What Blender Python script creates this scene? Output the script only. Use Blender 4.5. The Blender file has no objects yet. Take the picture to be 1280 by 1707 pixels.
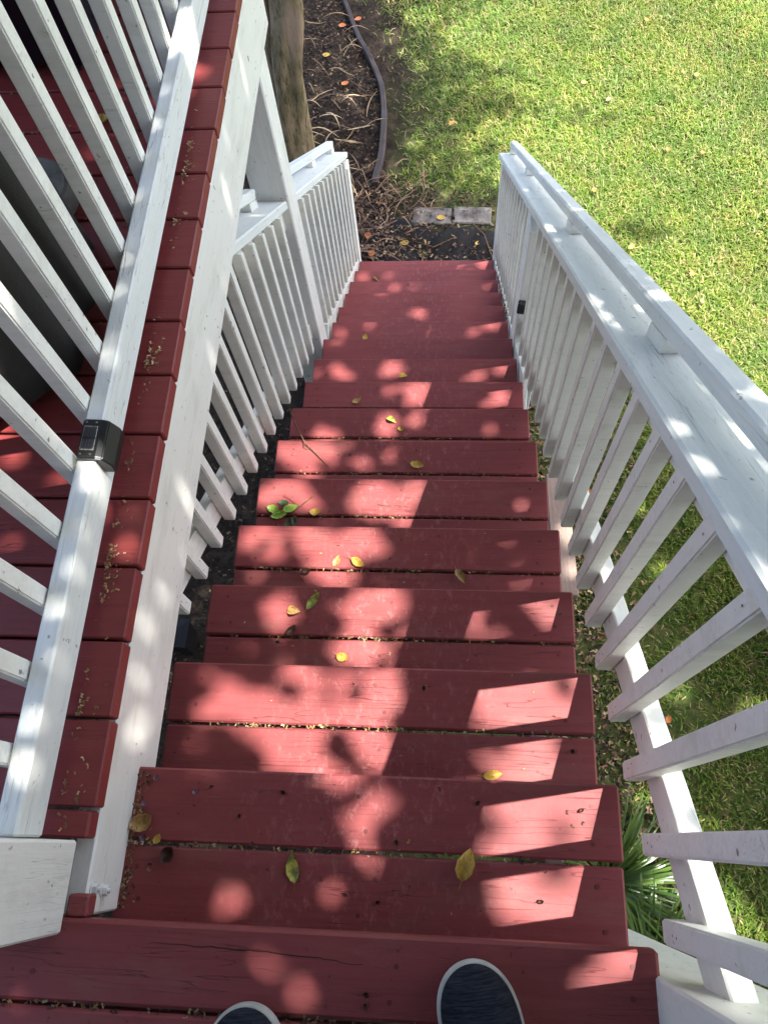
import bpy, bmesh, math, random
import numpy as np
from mathutils import Vector, Matrix
random.seed(7); rng = np.random.default_rng(7)
sc = bpy.context.scene
col = sc.collection
R = math.radians

# ------------------------------------------------------------------ camera
cam_d = bpy.data.cameras.new('camera'); cam = bpy.data.objects.new('camera', cam_d); col.objects.link(cam)
fw = Vector((-0.07501739, 0.39443501, -0.91585666)).normalized()
rt = Vector((0.99709163, 0.04205061, -0.06356124)).normalized()
up = rt.cross(fw).normalized()
cam.matrix_world = Matrix(((rt.x, up.x, -fw.x, 0.1356), (rt.y, up.y, -fw.y, 0.1302), (rt.z, up.z, -fw.z, 1.3677), (0, 0, 0, 1)))
cam_d.sensor_fit = 'VERTICAL'; cam_d.sensor_height = 36.0; cam_d.lens = 36.0 * 1282.0 / 1707.0
cam_d.clip_start = 0.02; cam_d.clip_end = 300
sc.camera = cam

# ------------------------------------------------------------------ light
SUN_EL = R(65.9); SUN_AZ = R(10.0)           # azimuth counted from +x towards +y
sdir = Vector((math.cos(SUN_EL) * math.cos(SUN_AZ), math.cos(SUN_EL) * math.sin(SUN_AZ), math.sin(SUN_EL)))
w = bpy.data.worlds.new('World'); sc.world = w; w.use_nodes = True
nt = w.node_tree; nt.nodes.clear()
sky = nt.nodes.new('ShaderNodeTexSky'); sky.sky_type = 'NISHITA'; sky.sun_disc = False
sky.sun_elevation = SUN_EL; sky.sun_rotation = R(90) - SUN_AZ
sky.air_density = 0.8; sky.dust_density = 4.0; sky.ozone_density = 0.4
bg = nt.nodes.new('ShaderNodeBackground'); bg.inputs[1].default_value = 0.15
wo = nt.nodes.new('ShaderNodeOutputWorld')
nt.links.new(sky.outputs[0], bg.inputs[0]); nt.links.new(bg.outputs[0], wo.inputs[0])
sun_d = bpy.data.lights.new('sun', 'SUN'); sun_d.energy = 3.3; sun_d.angle = R(0.53); sun_d.color = (1.0, 0.96, 0.9)
sun = bpy.data.objects.new('sun', sun_d); col.objects.link(sun)
sun.rotation_euler = sdir.to_track_quat('Z', 'Y').to_euler()
sun.location = (4, 1, 9)
sc.view_settings.view_transform = 'Standard'; sc.view_settings.look = 'None'
sc.view_settings.gamma = 1.0; sc.view_settings.use_curve_mapping = False
sc.view_settings.exposure = 2.42
sc.cycles.max_bounces = 8; sc.cycles.diffuse_bounces = 4

# ------------------------------------------------------------------ helpers
GZ = -3.12                                    # ground level
RISE, RUN = 0.1857, 0.2476

def tag(o, label=None, cat=None, group=None, kind=None):
    if label: o['label'] = label
    if cat: o['category'] = cat
    if group: o['group'] = group
    if kind: o['kind'] = kind
    return o

def empty(name, loc=(0, 0, 0), parent=None):
    o = bpy.data.objects.new(name, None); col.objects.link(o); o.location = loc; o.empty_display_size = 0.1
    if parent: o.parent = parent
    return o

def link(name, me, parent=None, mat=None):
    o = bpy.data.objects.new(name, me); col.objects.link(o)
    if mat and not me.materials: me.materials.append(mat)
    if parent:
        o.parent = parent                      # parents built here stay unrotated; offset taken out below
        o.matrix_parent_inverse = Matrix.Translation(-parent_loc(parent))
    return o

def parent_loc(p):
    v = Vector((0, 0, 0))
    while p is not None:
        if p.type == 'EMPTY': v += p.location
        p = p.parent
    return v

def put(o, M):
    """world placement of a child whose chain above it is translation only"""
    o.matrix_basis = M
    return o

def finish(bm, name, smooth=False):
    me = bpy.data.meshes.new(name); bm.normal_update(); bm.to_mesh(me); bm.free()
    if smooth:
        for p in me.polygons: p.use_smooth = True
    return me

def box_mesh(name, sx, sy, sz, bev=0.0025, rough=0.0, segs=1, cuts=0):
    """centred box, long axis X; optional uneven faces"""
    bm = bmesh.new(); bmesh.ops.create_cube(bm, size=1.0)
    bmesh.ops.scale(bm, vec=(sx, sy, sz), verts=bm.verts)
    if bev: bmesh.ops.bevel(bm, geom=bm.edges[:], offset=bev, segments=segs, affect='EDGES', profile=0.6)
    if cuts:
        for i in range(1, cuts):
            x = -sx / 2 + sx * i / cuts
            g = bm.verts[:] + bm.edges[:] + bm.faces[:]
            bmesh.ops.bisect_plane(bm, geom=g, plane_co=(x, 0, 0), plane_no=(1, 0, 0))
        for v in bm.verts:
            v.co.y += rough * math.sin(v.co.x * 5.1 + 1.3 * sx) * 0.7
            v.co.z += rough * math.sin(v.co.x * 3.7 + 2.0) * 0.5
    return finish(bm, name)

def frame(p0, p1, upv=(0, 0, 1)):
    p0, p1 = Vector(p0), Vector(p1); X = (p1 - p0).normalized(); Z = Vector(upv)
    Z = (Z - X * Z.dot(X)).normalized(); Y = Z.cross(X)
    c = (p0 + p1) / 2
    return Matrix(((X.x, Y.x, Z.x, c.x), (X.y, Y.y, Z.y, c.y), (X.z, Y.z, Z.z, c.z), (0, 0, 0, 1)))

_cache = {}
def lumber(name, p0, p1, width, thick, mat, parent, upv=(0, 0, 1), bev=0.003, rough=0.0, cuts=0):
    L = round((Vector(p1) - Vector(p0)).length, 4)
    key = (name, L, width, thick, mat.name, bev, rough)
    if key not in _cache: _cache[key] = box_mesh(name, L, width, thick, bev, rough, 1, cuts)
    o = link(name, _cache[key], parent, mat); put(o, frame(p0, p1, upv)); return o

def mesh_np(name, verts, faces_flat, loops_per_face, mat, cols=None, smooth=False):
    """big mesh from numpy arrays; all faces have the same vertex count"""
    me = bpy.data.meshes.new(name)
    nv = len(verts); nf = len(faces_flat) // loops_per_face
    me.vertices.add(nv); me.vertices.foreach_set('co', np.ascontiguousarray(verts, dtype=np.float32).ravel())
    me.loops.add(nf * loops_per_face); me.loops.foreach_set('vertex_index', np.ascontiguousarray(faces_flat, dtype=np.int32))
    me.polygons.add(nf)
    me.polygons.foreach_set('loop_start', np.arange(0, nf * loops_per_face, loops_per_face, dtype=np.int32))
    if smooth: me.polygons.foreach_set('use_smooth', np.ones(nf, dtype=bool))
    me.update(calc_edges=True)
    if cols is not None:
        a = me.color_attributes.new('tint', 'FLOAT_COLOR', 'POINT')
        c = np.ones((nv, 4), dtype=np.float32); c[:, :3] = cols
        a.data.foreach_set('color', c.ravel())
    me.materials.append(mat)
    return me

# ------------------------------------------------------------------ materials
class NT:
    def __init__(s, name, rough=0.6, spec=0.4):
        s.m = bpy.data.materials.new(name); s.m.use_nodes = True; s.t = s.m.node_tree
        s.b = s.t.nodes['Principled BSDF']; s.b.inputs['Roughness'].default_value = rough
        s.b.inputs['Specular IOR Level'].default_value = spec
    def n(s, typ, **kw):
        x = s.t.nodes.new(typ)
        for k, v in kw.items(): setattr(x, k, v)
        return x
    def l(s, a, b): s.t.links.new(a, b)
    def coords(s, scale, offset_random=True, kind='Object'):
        tc = s.n('ShaderNodeTexCoord'); out = tc.outputs[kind]
        if offset_random:
            oi = s.n('ShaderNodeObjectInfo'); mm = s.n('ShaderNodeVectorMath', operation='MULTIPLY_ADD')
            cx = s.n('ShaderNodeCombineXYZ')
            s.l(oi.outputs['Random'], cx.inputs[0]); s.l(oi.outputs['Random'], cx.inputs[1]); s.l(oi.outputs['Random'], cx.inputs[2])
            s.l(cx.outputs[0], mm.inputs[0]); mm.inputs[1].default_value = (37.0, 19.0, 11.0); s.l(out, mm.inputs[2]); out = mm.outputs[0]
        mp = s.n('ShaderNodeVectorMath', operation='MULTIPLY'); s.l(out, mp.inputs[0]); mp.inputs[1].default_value = scale
        return mp.outputs[0]
    def noise(s, vec, scale, detail=4, rough=0.55, dist=0.0):
        x = s.n('ShaderNodeTexNoise'); s.l(vec, x.inputs['Vector']); x.inputs['Scale'].default_value = scale
        x.inputs['Detail'].default_value = detail; x.inputs['Roughness'].default_value = rough; x.inputs['Distortion'].default_value = dist
        return x.outputs[0]
    def ramp(s, fac, stops, interp='LINEAR'):
        r = s.n('ShaderNodeValToRGB'); s.l(fac, r.inputs[0]); r.color_ramp.interpolation = interp
        e = r.color_ramp.elements
        while len(e) < len(stops): e.new(0.5)
        for i, (p, c) in enumerate(stops):
            e[i].position = p; e[i].color = (c[0], c[1], c[2], 1) if hasattr(c, '__len__') else (c, c, c, 1)
        return r.outputs[0]
    def mix(s, a, b, fac, mode='MIX'):
        x = s.n('ShaderNodeMix', data_type='RGBA', blend_type=mode)
        for v, i in ((fac, 0), (a, 6), (b, 7)):
            if hasattr(v, 'links') or hasattr(v, 'is_linked'): s.l(v, x.inputs[i])
            elif isinstance(v, (int, float)): x.inputs[i].default_value = v if i == 0 else (v, v, v, 1)
            else: x.inputs[i].default_value = (v[0], v[1], v[2], 1)
        return x.outputs[2]
    def math(s, op, a, b=0.0):
        x = s.n('ShaderNodeMath', operation=op)
        for v, i in ((a, 0), (b, 1)):
            if isinstance(v, (int, float)): x.inputs[i].default_value = v
            else: s.l(v, x.inputs[i])
        return x.outputs[0]
    def color(s, c):
        if isinstance(c, tuple): s.b.inputs['Base Color'].default_value = (*c, 1)
        else: s.l(c, s.b.inputs['Base Color'])
    def bump(s, h, strength, dist=0.002):
        x = s.n('ShaderNodeBump'); x.inputs['Strength'].default_value = strength; x.inputs['Distance'].default_value = dist
        s.l(h, x.inputs['Height']); s.l(x.outputs[0], s.b.inputs['Normal'])

def wood_paint(name, base, dark, crack_col, rough, crack_amt, wear=None, wear_amt=0.0, speck=None, speck_amt=0.5, spec=0.4, crack_w=0.010, stain=None, scuff=None):
    m = NT(name, rough, spec)
    v = m.coords((1, 1, 1))
    vs = m.coords((1.1, 26, 26))
    g = m.noise(vs, 3.0, 5, 0.6)
    blot = m.noise(v, 3.0, 3, 0.5)
    c = m.mix(base, dark, m.ramp(blot, [(0.35, 0.0), (0.75, 0.75)]))
    c = m.mix(c, dark, m.ramp(g, [(0.42, 0.0), (0.68, 0.8)]))
    # checks: thin contour lines of a stretched noise, broken up by a mask
    vc = m.coords((0.75, 17, 17))
    n2 = m.noise(vc, 2.2, 3, 0.45, 0.3)
    n2b = m.math('FRACT', m.math('MULTIPLY', n2, 8.0))
    d = m.math('ABSOLUTE', m.math('SUBTRACT', n2b, 0.5))
    line = m.ramp(d, [(0.0, 1.0), (crack_w * 1.3, 0.85), (crack_w * 4.0, 0.0)])
    mask = m.ramp(m.noise(m.coords((2.0, 7, 7)), 1.6, 3), [(0.5 - 0.12 * crack_amt, 0.0), (0.62, 1.0)])
    line = m.math('MULTIPLY', m.math('MULTIPLY', line, mask), min(1.0, crack_amt))
    c = m.mix(c, crack_col, line)
    if wear:
        nw = m.noise(m.coords((5.0, 22, 22)), 5.0, 7, 0.75)
        c = m.mix(c, wear, m.ramp(nw, [(0.52, 0.0), (0.70, wear_amt)]))
    oi = m.n('ShaderNodeObjectInfo'); c = m.mix(c, dark, m.math('MULTIPLY', oi.outputs['Random'], 0.6))
    if scuff:   # foot wear: thin scuffs in the walking line (board centre)
        tcx = m.n('ShaderNodeTexCoord'); sxx = m.n('ShaderNodeSeparateXYZ'); m.l(tcx.outputs['Object'], sxx.inputs[0])
        lane = m.ramp(m.math('ABSOLUTE', sxx.outputs[0]), [(0.10, 1.0), (0.34, 0.0)])
        sc1 = m.ramp(m.noise(m.coords((9, 5, 5)), 6.0, 8, 0.8, 0.4), [(0.53, 0.0), (0.66, 0.55)])
        c = m.mix(c, scuff, m.math('MULTIPLY', lane, sc1))
    ns = m.noise(v, 55.0, 2, 0.5)
    if stain: c = m.mix(c, stain, m.ramp(m.noise(m.coords((1.0, 3.0, 3.0)), 4.5, 6, 0.72), [(0.52, 0.0), (0.72, 0.55)]))
    if speck: c = m.mix(c, speck, m.ramp(ns, [(0.70, 0.0), (0.76, speck_amt)]))
    m.color(c)
    h = m.math('SUBTRACT', m.math('ADD', m.math('MULTIPLY', g, 0.55), m.math('MULTIPLY', m.noise(v, 120.0, 3, 0.6), 0.25)), m.math('MULTIPLY', line, 1.2))
    m.bump(h, 0.75, 0.0018)
    rr = m.ramp(blot, [(0.3, rough - 0.08), (0.7, rough + 0.1)]); m.l(rr, m.b.inputs['Roughness'])
    return m.m

M = {}
M['red'] = wood_paint('red_deck_paint', (0.250, 0.058, 0.057), (0.190, 0.040, 0.040), (0.075, 0.018, 0.017), 0.55, 0.9, spec=0.25, scuff=(0.40, 0.17, 0.16), stain=(0.215, 0.085, 0.072), crack_w=0.007, speck=(0.06, 0.02, 0.015), speck_amt=0.6)
M['red_deck'] = wood_paint('darker_red_deck_paint', (0.235, 0.036, 0.033), (0.175, 0.025, 0.024), (0.04, 0.008, 0.008), 0.5, 0.8, crack_w=0.007, speck=(0.06, 0.02, 0.015), speck_amt=0.6)
M['white'] = wood_paint('white_wood_paint', (0.81, 0.80, 0.735), (0.71, 0.705, 0.64), (0.28, 0.27, 0.24), 0.5, 0.45, speck=(0.13, 0.11, 0.08), speck_amt=0.8, stain=(0.50, 0.49, 0.40))
M['worn'] = wood_paint('weathered_white_paint', (0.76, 0.775, 0.73), (0.65, 0.67, 0.63), (0.17, 0.17, 0.16), 0.6, 0.7, wear=(0.42, 0.44, 0.43), wear_amt=0.32, speck=(0.2, 0.2, 0.19), speck_amt=0.8, crack_w=0.010)
M['old_wood'] = wood_paint('weathered_grey_timber', (0.26, 0.19, 0.155), (0.16, 0.115, 0.095), (0.04, 0.03, 0.02), 0.85, 1.0, wear=(0.33, 0.27, 0.23), wear_amt=0.6)
M['edge'] = wood_paint('brown_edging', (0.055, 0.038, 0.033), (0.03, 0.021, 0.018), (0.02, 0.015, 0.012), 0.6, 0.8)

def plain(name, c, rough=0.6, spec=0.4, metal=0.0, bump=None, var=0.2, scale=20, bdist=0.002):
    m = NT(name, rough, spec); m.b.inputs['Metallic'].default_value = metal
    v = m.coords((1, 1, 1)); n = m.noise(v, scale, 4, 0.6)
    m.color(m.mix(c, tuple(x * (1 - var) for x in c), m.ramp(n, [(0.35, 0.0), (0.65, 1.0)])))
    if bump: m.bump(m.noise(v, scale * 3, 4, 0.6), bump, bdist)
    return m.m

M['black'] = plain('black_plastic', (0.012, 0.012, 0.013), 0.38, 0.5, bump=0.1, var=0.3)
M['nail'] = plain('painted_nail', (0.13, 0.028, 0.026), 0.55, 0.3)
M['bolt'] = plain('painted_bolt', (0.72, 0.72, 0.70), 0.4, 0.5)
M['screw'] = plain('steel_screw', (0.35, 0.35, 0.34), 0.35, 0.5, 0.9)
M['seam'] = plain('rusty_nail_hole', (0.05, 0.025, 0.018), 0.9, 0.1)

def attr_mat(name, rough, spec=0.2, trans=0.0, bump=0.0):
    m = NT(name, rough, spec); a = m.n('ShaderNodeVertexColor'); a.layer_name = 'tint'
    m.color(a.outputs[0])
    if trans:
        tr = m.n('ShaderNodeBsdfTranslucent'); m.l(a.outputs[0], tr.inputs[0])
        mx = m.n('ShaderNodeMixShader'); mx.inputs[0].default_value = trans
        m.l(m.b.outputs[0], mx.inputs[1]); m.l(tr.outputs[0], mx.inputs[2])
        m.l(mx.outputs[0], m.t.nodes['Material Output'].inputs[0])
    return m.m
M['grass'] = attr_mat('grass_blade', 0.5, 0.25, 0.42)
M['chips'] = attr_mat('mulch_chip', 0.75, 0.15)
M['strap'] = attr_mat('strap_leaf', 0.35, 0.4, 0.15)
M['treeleaf'] = attr_mat('tree_leaf', 0.5, 0.3, 0.06)

# soil / lawn ground: colour by place, no light in it
g = NT('ground_soil', 0.95, 0.1)
v = g.coords((1, 1, 1), False)
sx = g.n('ShaderNodeSeparateXYZ'); g.l(v, sx.inputs[0])
soil = g.mix((0.022, 0.016, 0.012), (0.055, 0.040, 0.028), g.ramp(g.noise(v, 9.0, 6, 0.7), [(0.4, 0.0), (0.65, 1.0)]))
soil = g.mix(soil, (0.012, 0.010, 0.008), g.ramp(g.noise(v, 31.0, 5, 0.7), [(0.5, 0.0), (0.62, 0.9)]))
green = g.mix((0.045, 0.075, 0.018), (0.13, 0.12, 0.05), g.ramp(g.noise(v, 14.0, 6, 0.7), [(0.42, 0.0), (0.66, 1.0)]))
fx = g.math('ADD', sx.outputs[0], g.math('MULTIPLY', g.noise(v, 1.6, 3), 1.1))
g.color(g.mix(soil, green, g.ramp(g.math('MULTIPLY', fx, 0.5), [(0.12, 0.0), (0.40, 1.0)])))
g.bump(g.noise(v, 24.0, 7, 0.75), 0.9, 0.03)
M['ground'] = g.m

# ------------------------------------------------------------------ setting
def ground_sheet():
    # fine in the middle, coarse out to the horizon, gently uneven
    n = 90; t = np.linspace(-1, 1, n); a = np.sign(t) * (np.abs(t) * 7 + np.abs(t) ** 6 * 93)
    X, Y = np.meshgrid(a + 1.0, a + 3.0); Z = GZ + 0.012 * np.sin(X * 2.1 + 1) * np.sin(Y * 1.7) + 0.008 * np.sin(X * 5 + Y * 3)
    vts = np.stack([X.ravel(), Y.ravel(), Z.ravel()], 1)
    i = np.arange(n - 1)[:, None] * n + np.arange(n - 1)[None, :]; i = i.ravel()
    f = np.stack([i, i + 1, i + n + 1, i + n], 1).ravel()
    o = link('ground', mesh_np('ground', vts, f, 4, M['ground'], smooth=True)); tag(o, 'brown soil and thin turf below the deck and stairs', kind='structure')
ground_sheet()

def gz(x, y): return GZ + 0.012 * np.sin(x * 2.1 + 1) * np.sin(y * 1.7) + 0.008 * np.sin(x * 5 + y * 3)

# ------------------------------------------------------------------ staircase
stairs = tag(empty('staircase', (0, 2, GZ)), 'long red painted wooden staircase running down from the deck to the garden', 'staircase')
nail_me = None
def nail_mesh():
    bm = bmesh.new(); bmesh.ops.create_circle(bm, cap_ends=True, radius=0.0042, segments=10)
    r = bmesh.ops.extrude_face_region(bm, geom=bm.faces[:]); vv = [e for e in r['geom'] if isinstance(e, bmesh.types.BMVert)]
    bmesh.ops.translate(bm, vec=(0, 0, 0.0009), verts=vv)
    return finish(bm, 'nail')
nail_me = nail_mesh(); nail_me.materials.append(M['nail'])
def nails(board_o, pts, z):
    for (x, y) in pts:
        n = link('nail', nail_me, board_o)
        # board frame is axis aligned, so local = world - board centre
        n.matrix_parent_inverse = Matrix.Identity(4)
        c = board_o.matrix_basis.translation
        n.location = (x - c.x, y - c.y, z - c.z)

W2 = 0.475
for k in range(1, 17):
    z = -k * RISE; yn = k * RUN
    jl = random.uniform(-0.004, 0.004); jr = random.uniform(-0.003, 0.003)
    xl = -0.462 if k == 1 else -W2 + jl
    for j, (y1, wd) in enumerate(((yn, 0.1335), (yn - 0.1405, 0.1335))):
        dz = random.uniform(-0.0012, 0.0012)
        b = lumber('tread_board', (xl + (0.004 if j else 0), y1 - wd / 2, z - 0.019 + dz), (W2 + jr - (0.002 if j else 0), y1 - wd / 2, z - 0.019 + dz), wd, 0.038, M['red'], stairs, bev=0.0042, rough=0.0006, cuts=8)
        zt = z + dz - 0.0001
        if k <= 9:
            ps = []
            for xs in (-0.415, 0.42):
                for q in (0.032, 0.098): ps.append((xs + random.uniform(-0.012, 0.012), y1 - q + random.uniform(-0.008, 0.008)))
            if k <= 5: ps.append((random.uniform(-0.02, 0.03), y1 - 0.04)); ps.append((random.uniform(-0.02, 0.03), y1 - 0.1))
            nails(b, ps, zt)
for xs in (-0.36, 0.0, 0.36):
    lumber('stringer', (xs, 0.02, -0.34), (xs, 3.80, -0.34 - 3.78 * 0.75), 0.038, 0.20, M['old_wood'], stairs)
lumber('skirt_board', (0.494, 1.97, -0.75 * 1.97 - 0.125), (0.494, 4.02, -0.75 * 4.02 - 0.125), 0.022, 0.19, M['white'], stairs)
lumber('skirt_board', (-0.500, 2.60, -0.75 * 2.6 - 0.11), (-0.500, 4.02, -0.75 * 4.02 - 0.11), 0.030, 0.20, M['white'], stairs)

# ------------------------------------------------------------------ deck
deck = tag(empty('deck', (-1.5, 0.5, 0)), 'raised red plank deck with a white rim board, left of and behind the stairs', 'deck')
XE = -0.447
ys = [0.162, 0.312, 0.454, 0.598, 0.742, 0.889, 1.034, 1.176, 1.324, 1.471, 1.617, 1.768, 1.919, 2.068, 2.216, 2.363, 2.508]
gap = 0.006
for a, b in zip(ys[:-1], ys[1:]):
    xe = XE + random.uniform(-0.003, 0.002)
    o = lumber('deck_board', (-3.6, (a + b) / 2, -0.019), (xe, (a + b) / 2, -0.019), round(b - a - gap, 4), 0.038, M['red_deck'], deck, bev=0.0028, rough=0.0006, cuts=12)
# first board, notched round the post (two pieces butted behind the post line)
lumber('deck_board', (-3.6, 0.0905, -0.019), (-0.612, 0.0905, -0.019), 0.137, 0.038, M['red_deck'], deck, bev=0.005)
lumber('deck_board', (-0.611, 0.137, -0.019), (XE - 0.004, 0.137, -0.019), 0.044, 0.038, M['red_deck'], deck, bev=0.004)
# landing boards
b0 = lumber('deck_board', (-3.6, -0.0615, -0.019), (0.474, -0.0615, -0.019), 0.117, 0.038, M['red'], deck, bev=0.0055, rough=0.0006, cuts=16)
lumber('deck_board', (-0.466, 0.0145, -0.021), (-0.431, 0.0145, -0.021), 0.033, 0.034, M['red'], deck, bev=0.003)
nails(b0, [(-0.50, -0.08), (0.075, -0.045), (0.066, -0.093), (0.43, -0.07), (0.434, -0.028)], 0.0)
y = -0.126
for i in range(9):
    b = lumber('deck_board', (-3.6, y - 0.0685, -0.019), (0.451 if i < 1 else 0.62, y - 0.0685, -0.019), 0.137, 0.038, M['red'], deck, bev=0.0055); y -= 0.143
# rim (2x10), inner joists, front rim
lumber('rim_board', (-0.469, -0.005, -0.159), (-0.469, 2.57, -0.159), 0.038, 0.236, M['white'], deck, bev=0.004, rough=0.0008, cuts=10)
lumber('rim_board', (-3.6, 2.549, -0.159), (-0.489, 2.549, -0.159), 0.038, 0.236, M['white'], deck, bev=0.003)
lumber('front_rim_board', (-0.43, -0.040, -0.16), (0.455, -0.040, -0.16), 0.036, 0.236, M['red'], deck, bev=0.003)
for yy in (0.45, 0.9, 1.35, 1.8, 2.25):
    lumber('joist', (-3.5, yy, -0.159), (-0.489, yy, -0.159), 0.038, 0.232, M['old_wood'], deck)
for (xx, yy) in ((-3.4, 2.44), (-3.4, 0.0), (-1.9, 2.44), (0.52, -0.9), (-1.9, -0.9)):
    lumber('support_post', (xx, yy, GZ), (xx, yy, -0.28), 0.09, 0.09, M['white'], deck, upv=(0, 1, 0))
def hexbolt(loc):
    bm = bmesh.new()
    bmesh.ops.create_cone(bm, cap_ends=True, segments=20, radius1=0.0125, radius2=0.0125, depth=0.002, matrix=Matrix.Translation((0, 0, 0.001)))
    bmesh.ops.create_cone(bm, cap_ends=True, segments=6, radius1=0.0095, radius2=0.0088, depth=0.008, matrix=Matrix.Translation((0, 0, 0.006)))
    bmesh.ops.create_cone(bm, cap_ends=True, segments=12, radius1=0.0045, radius2=0.004, depth=0.006, matrix=Matrix.Translation((0, 0, 0.0125)))
    me = finish(bm, 'bolt'); o = link('bolt', me, deck, M['bolt']); put(o, Matrix.Translation(loc) @ Matrix.Rotation(R(90), 4, 'Y')); return o
hexbolt((-0.450, 0.036, -0.058)); hexbolt((-0.450, 0.032, -0.104))
# long open check in the landing board, as a sunk strip
def crack(pts, wd, z, parent, name='open_crack'):
    V = []; F = []
    for i, (x, y) in enumerate(pts):
        ww = wd * (0.4 + 0.6 * math.sin(math.pi * (i + 0.3) / (len(pts)))) 
        V += [(x, y - ww, z), (x, y + ww, z)]
        if i: n = 2 * i; F.append((n - 2, n, n + 1, n - 1))
    me = bpy.data.meshes.new(name); me.from_pydata(V, [], F); me.materials.append(M['seam'])
    o = link(name, me, parent); o.matrix_parent_inverse = Matrix.Identity(4); o.location = -parent.matrix_basis.translation; return o
cp = []; x = -0.318
while x < 0.03:
    t = (x + 0.318) / 0.34
    cp.append((x, -0.0315 - 0.014 * t * t + random.uniform(-0.0016, 0.0016))); x += random.uniform(0.006, 0.018)
crack(cp, 0.0009, 0.0012, b0)

# ------------------------------------------------------------------ pickets
def picket_mesh(L, wx, wy, sl_top, chamf, name='picket'):
    """vertical picket, origin at its foot centre; top follows the rail slope, foot corner clipped"""
    bm = bmesh.new(); hx, hy = wx / 2, wy / 2
    vb = [bm.verts.new((sx * hx, sy * hy, 0.0)) for sx, sy in ((-1, -1), (1, -1), (1, 1), (-1, 1))]
    vt = [bm.verts.new((sx * hx, sy * hy, L - sl_top * sy * hy)) for sx, sy in ((-1, -1), (1, -1), (1, 1), (-1, 1))]
    bm.faces.new(vb[::-1]); bm.faces.new(vt)
    for i in range(4): bm.faces.new((vb[i], vb[(i + 1) % 4], vt[(i + 1) % 4], vt[i]))
    bm.edges.ensure_lookup_table()
    foot = [e for e in bm.edges if all(abs(v.co.z) < 1e-6 for v in e.verts)]
    if chamf: bmesh.ops.bevel(bm, geom=foot, offset=chamf, segments=1, affect='EDGES')
    vert = [e for e in bm.edges if abs(e.verts[0].co.z - e.verts[1].co.z) > 0.05]
    bmesh.ops.bevel(bm, geom=vert, offset=0.0032, segments=2, affect='EDGES')
    me = finish(bm, name); me.materials.append(M['white']); return me

SL = 0.75
def stair_rail(side, parent, xin, c_cap, c_grab, gx0, xcap, y_list, y0cap, y1cap, c_foot, rail_c, joints, blocks, toplimit=None):
    """side=+1 right, -1 left. xin = inner picket face (abs). xcap=(inner, outer) abs"""
    s = side
    tv = 0.035 / math.cos(math.atan(SL))          # cap thickness measured plumb
    cosa = math.cos(math.atan(SL))
    xc = s * (xin + 0.0175)
    full = (c_cap - tv) - c_foot - 0.002
    meshes = {}
    for yy in y_list:
        L = full; foot = c_foot - SL * yy + random.uniform(-0.004, 0.004)
        st = SL
        if toplimit is not None and foot + L > toplimit: L = toplimit - foot; st = 0.0
        key = (round(L, 3), st)
        if key not in meshes: meshes[key] = picket_mesh(L, 0.035, 0.035, st, 0.005)
        o = link('picket', meshes[key], parent)
        put(o, Matrix.Translation((xc + random.uniform(-0.001, 0.001), yy + random.uniform(-0.002, 0.002), foot)) @ Matrix.Rotation(random.uniform(-0.007, 0.007), 4, 'X'))
    # cap pieces
    xm = s * (xcap[0] + xcap[1]) / 2; wd = xcap[1] - xcap[0]
    cuts = [y0cap] + joints + [y1cap]
    for a, b in zip(cuts[:-1], cuts[1:]):
        a2, b2 = a + 0.0012, b - 0.0012
        cc = c_cap - tv / 2
        lumber('cap_rail', (xm, a2, cc - SL * a2), (xm, b2, cc - SL * b2), wd, 0.035, M['worn'], parent, bev=0.005)
        # top stretcher below the cap, behind the pickets
        cs = c_cap - tv - 0.089 / 2 / cosa - 0.002
        xr = s * (xin + 0.035 + 0.002 + 0.018)
        lumber('top_rail', (xr, a2, cs - SL * a2), (xr, b2, cs - SL * b2), 0.036, 0.089, M['white'], parent)
    # bottom rail
    cb = rail_c - 0.089 / 2 / cosa
    xr = s * (xin + 0.035 + 0.002 + 0.018)
    for a, b in zip(cuts[:-1], cuts[1:]):
        aa = a if toplimit is None else a
        aa = aa - 0.06 if (s > 0 and aa < 0) else aa
        lumber('bottom_rail', (xr, aa + .001, cb - SL * aa), (xr, b - .001, cb - SL * b), 0.036, 0.089, M['white'], parent)
    return tv

# right railing
rr = tag(empty('stair_railing', (0.55, 2.0, -1.5)), 'white wooden railing along the lawn side of the stairs, seen from above', 'railing')
yr = [0.024 + 0.122 * k for k in range(0, 19)]           # up to the middle post
yr = [q for q in yr if q < 2.36] + [2.62 + 0.122 * k for k in range(0, 11)]
stair_rail(1, rr, 0.475, 0.902, 0.986, 0.517, (0.458, 0.598), yr, -0.036, 4.07, 0.046, 0.164, [2.49], None)
def grab(parent, s, x0, x1, c, y0, y1, blocks, c_cap, bl=0.09):
    xm = s * (x0 + x1) / 2; cosa = 0.8
    th = 0.0375; cc = c - th / 2 / cosa
    lumber('hand_rail', (xm, y0, cc - SL * y0), (xm, y1, cc - SL * y1), x1 - x0, th, M['worn'], parent, bev=0.005)
    zb = c - th / cosa; h = (zb - c_cap)
    for q in blocks:
        bm = bmesh.new(); hy = bl / 2; hx = (x1 - x0) / 2 - 0.001
        vv = []
        for zz, cz in ((0, c_cap), (1, zb)):
            for sx, sy in ((-1, -1), (1, -1), (1, 1), (-1, 1)):
                vv.append(bm.verts.new((sx * hx, sy * hy, cz - SL * sy * hy)))
        bm.faces.new(vv[3::-1]); bm.faces.new(vv[4:])
        for i in range(4): bm.faces.new((vv[i], vv[(i + 1) % 4], vv[4 + (i + 1) % 4], vv[4 + i]))
        bmesh.ops.recalc_face_normals(bm, faces=bm.faces)
        o = link('spacer_block', finish(bm, 'spacer_block'), parent, M['white']); put(o, Matrix.Translation((xm, q, -SL * q)))
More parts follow.
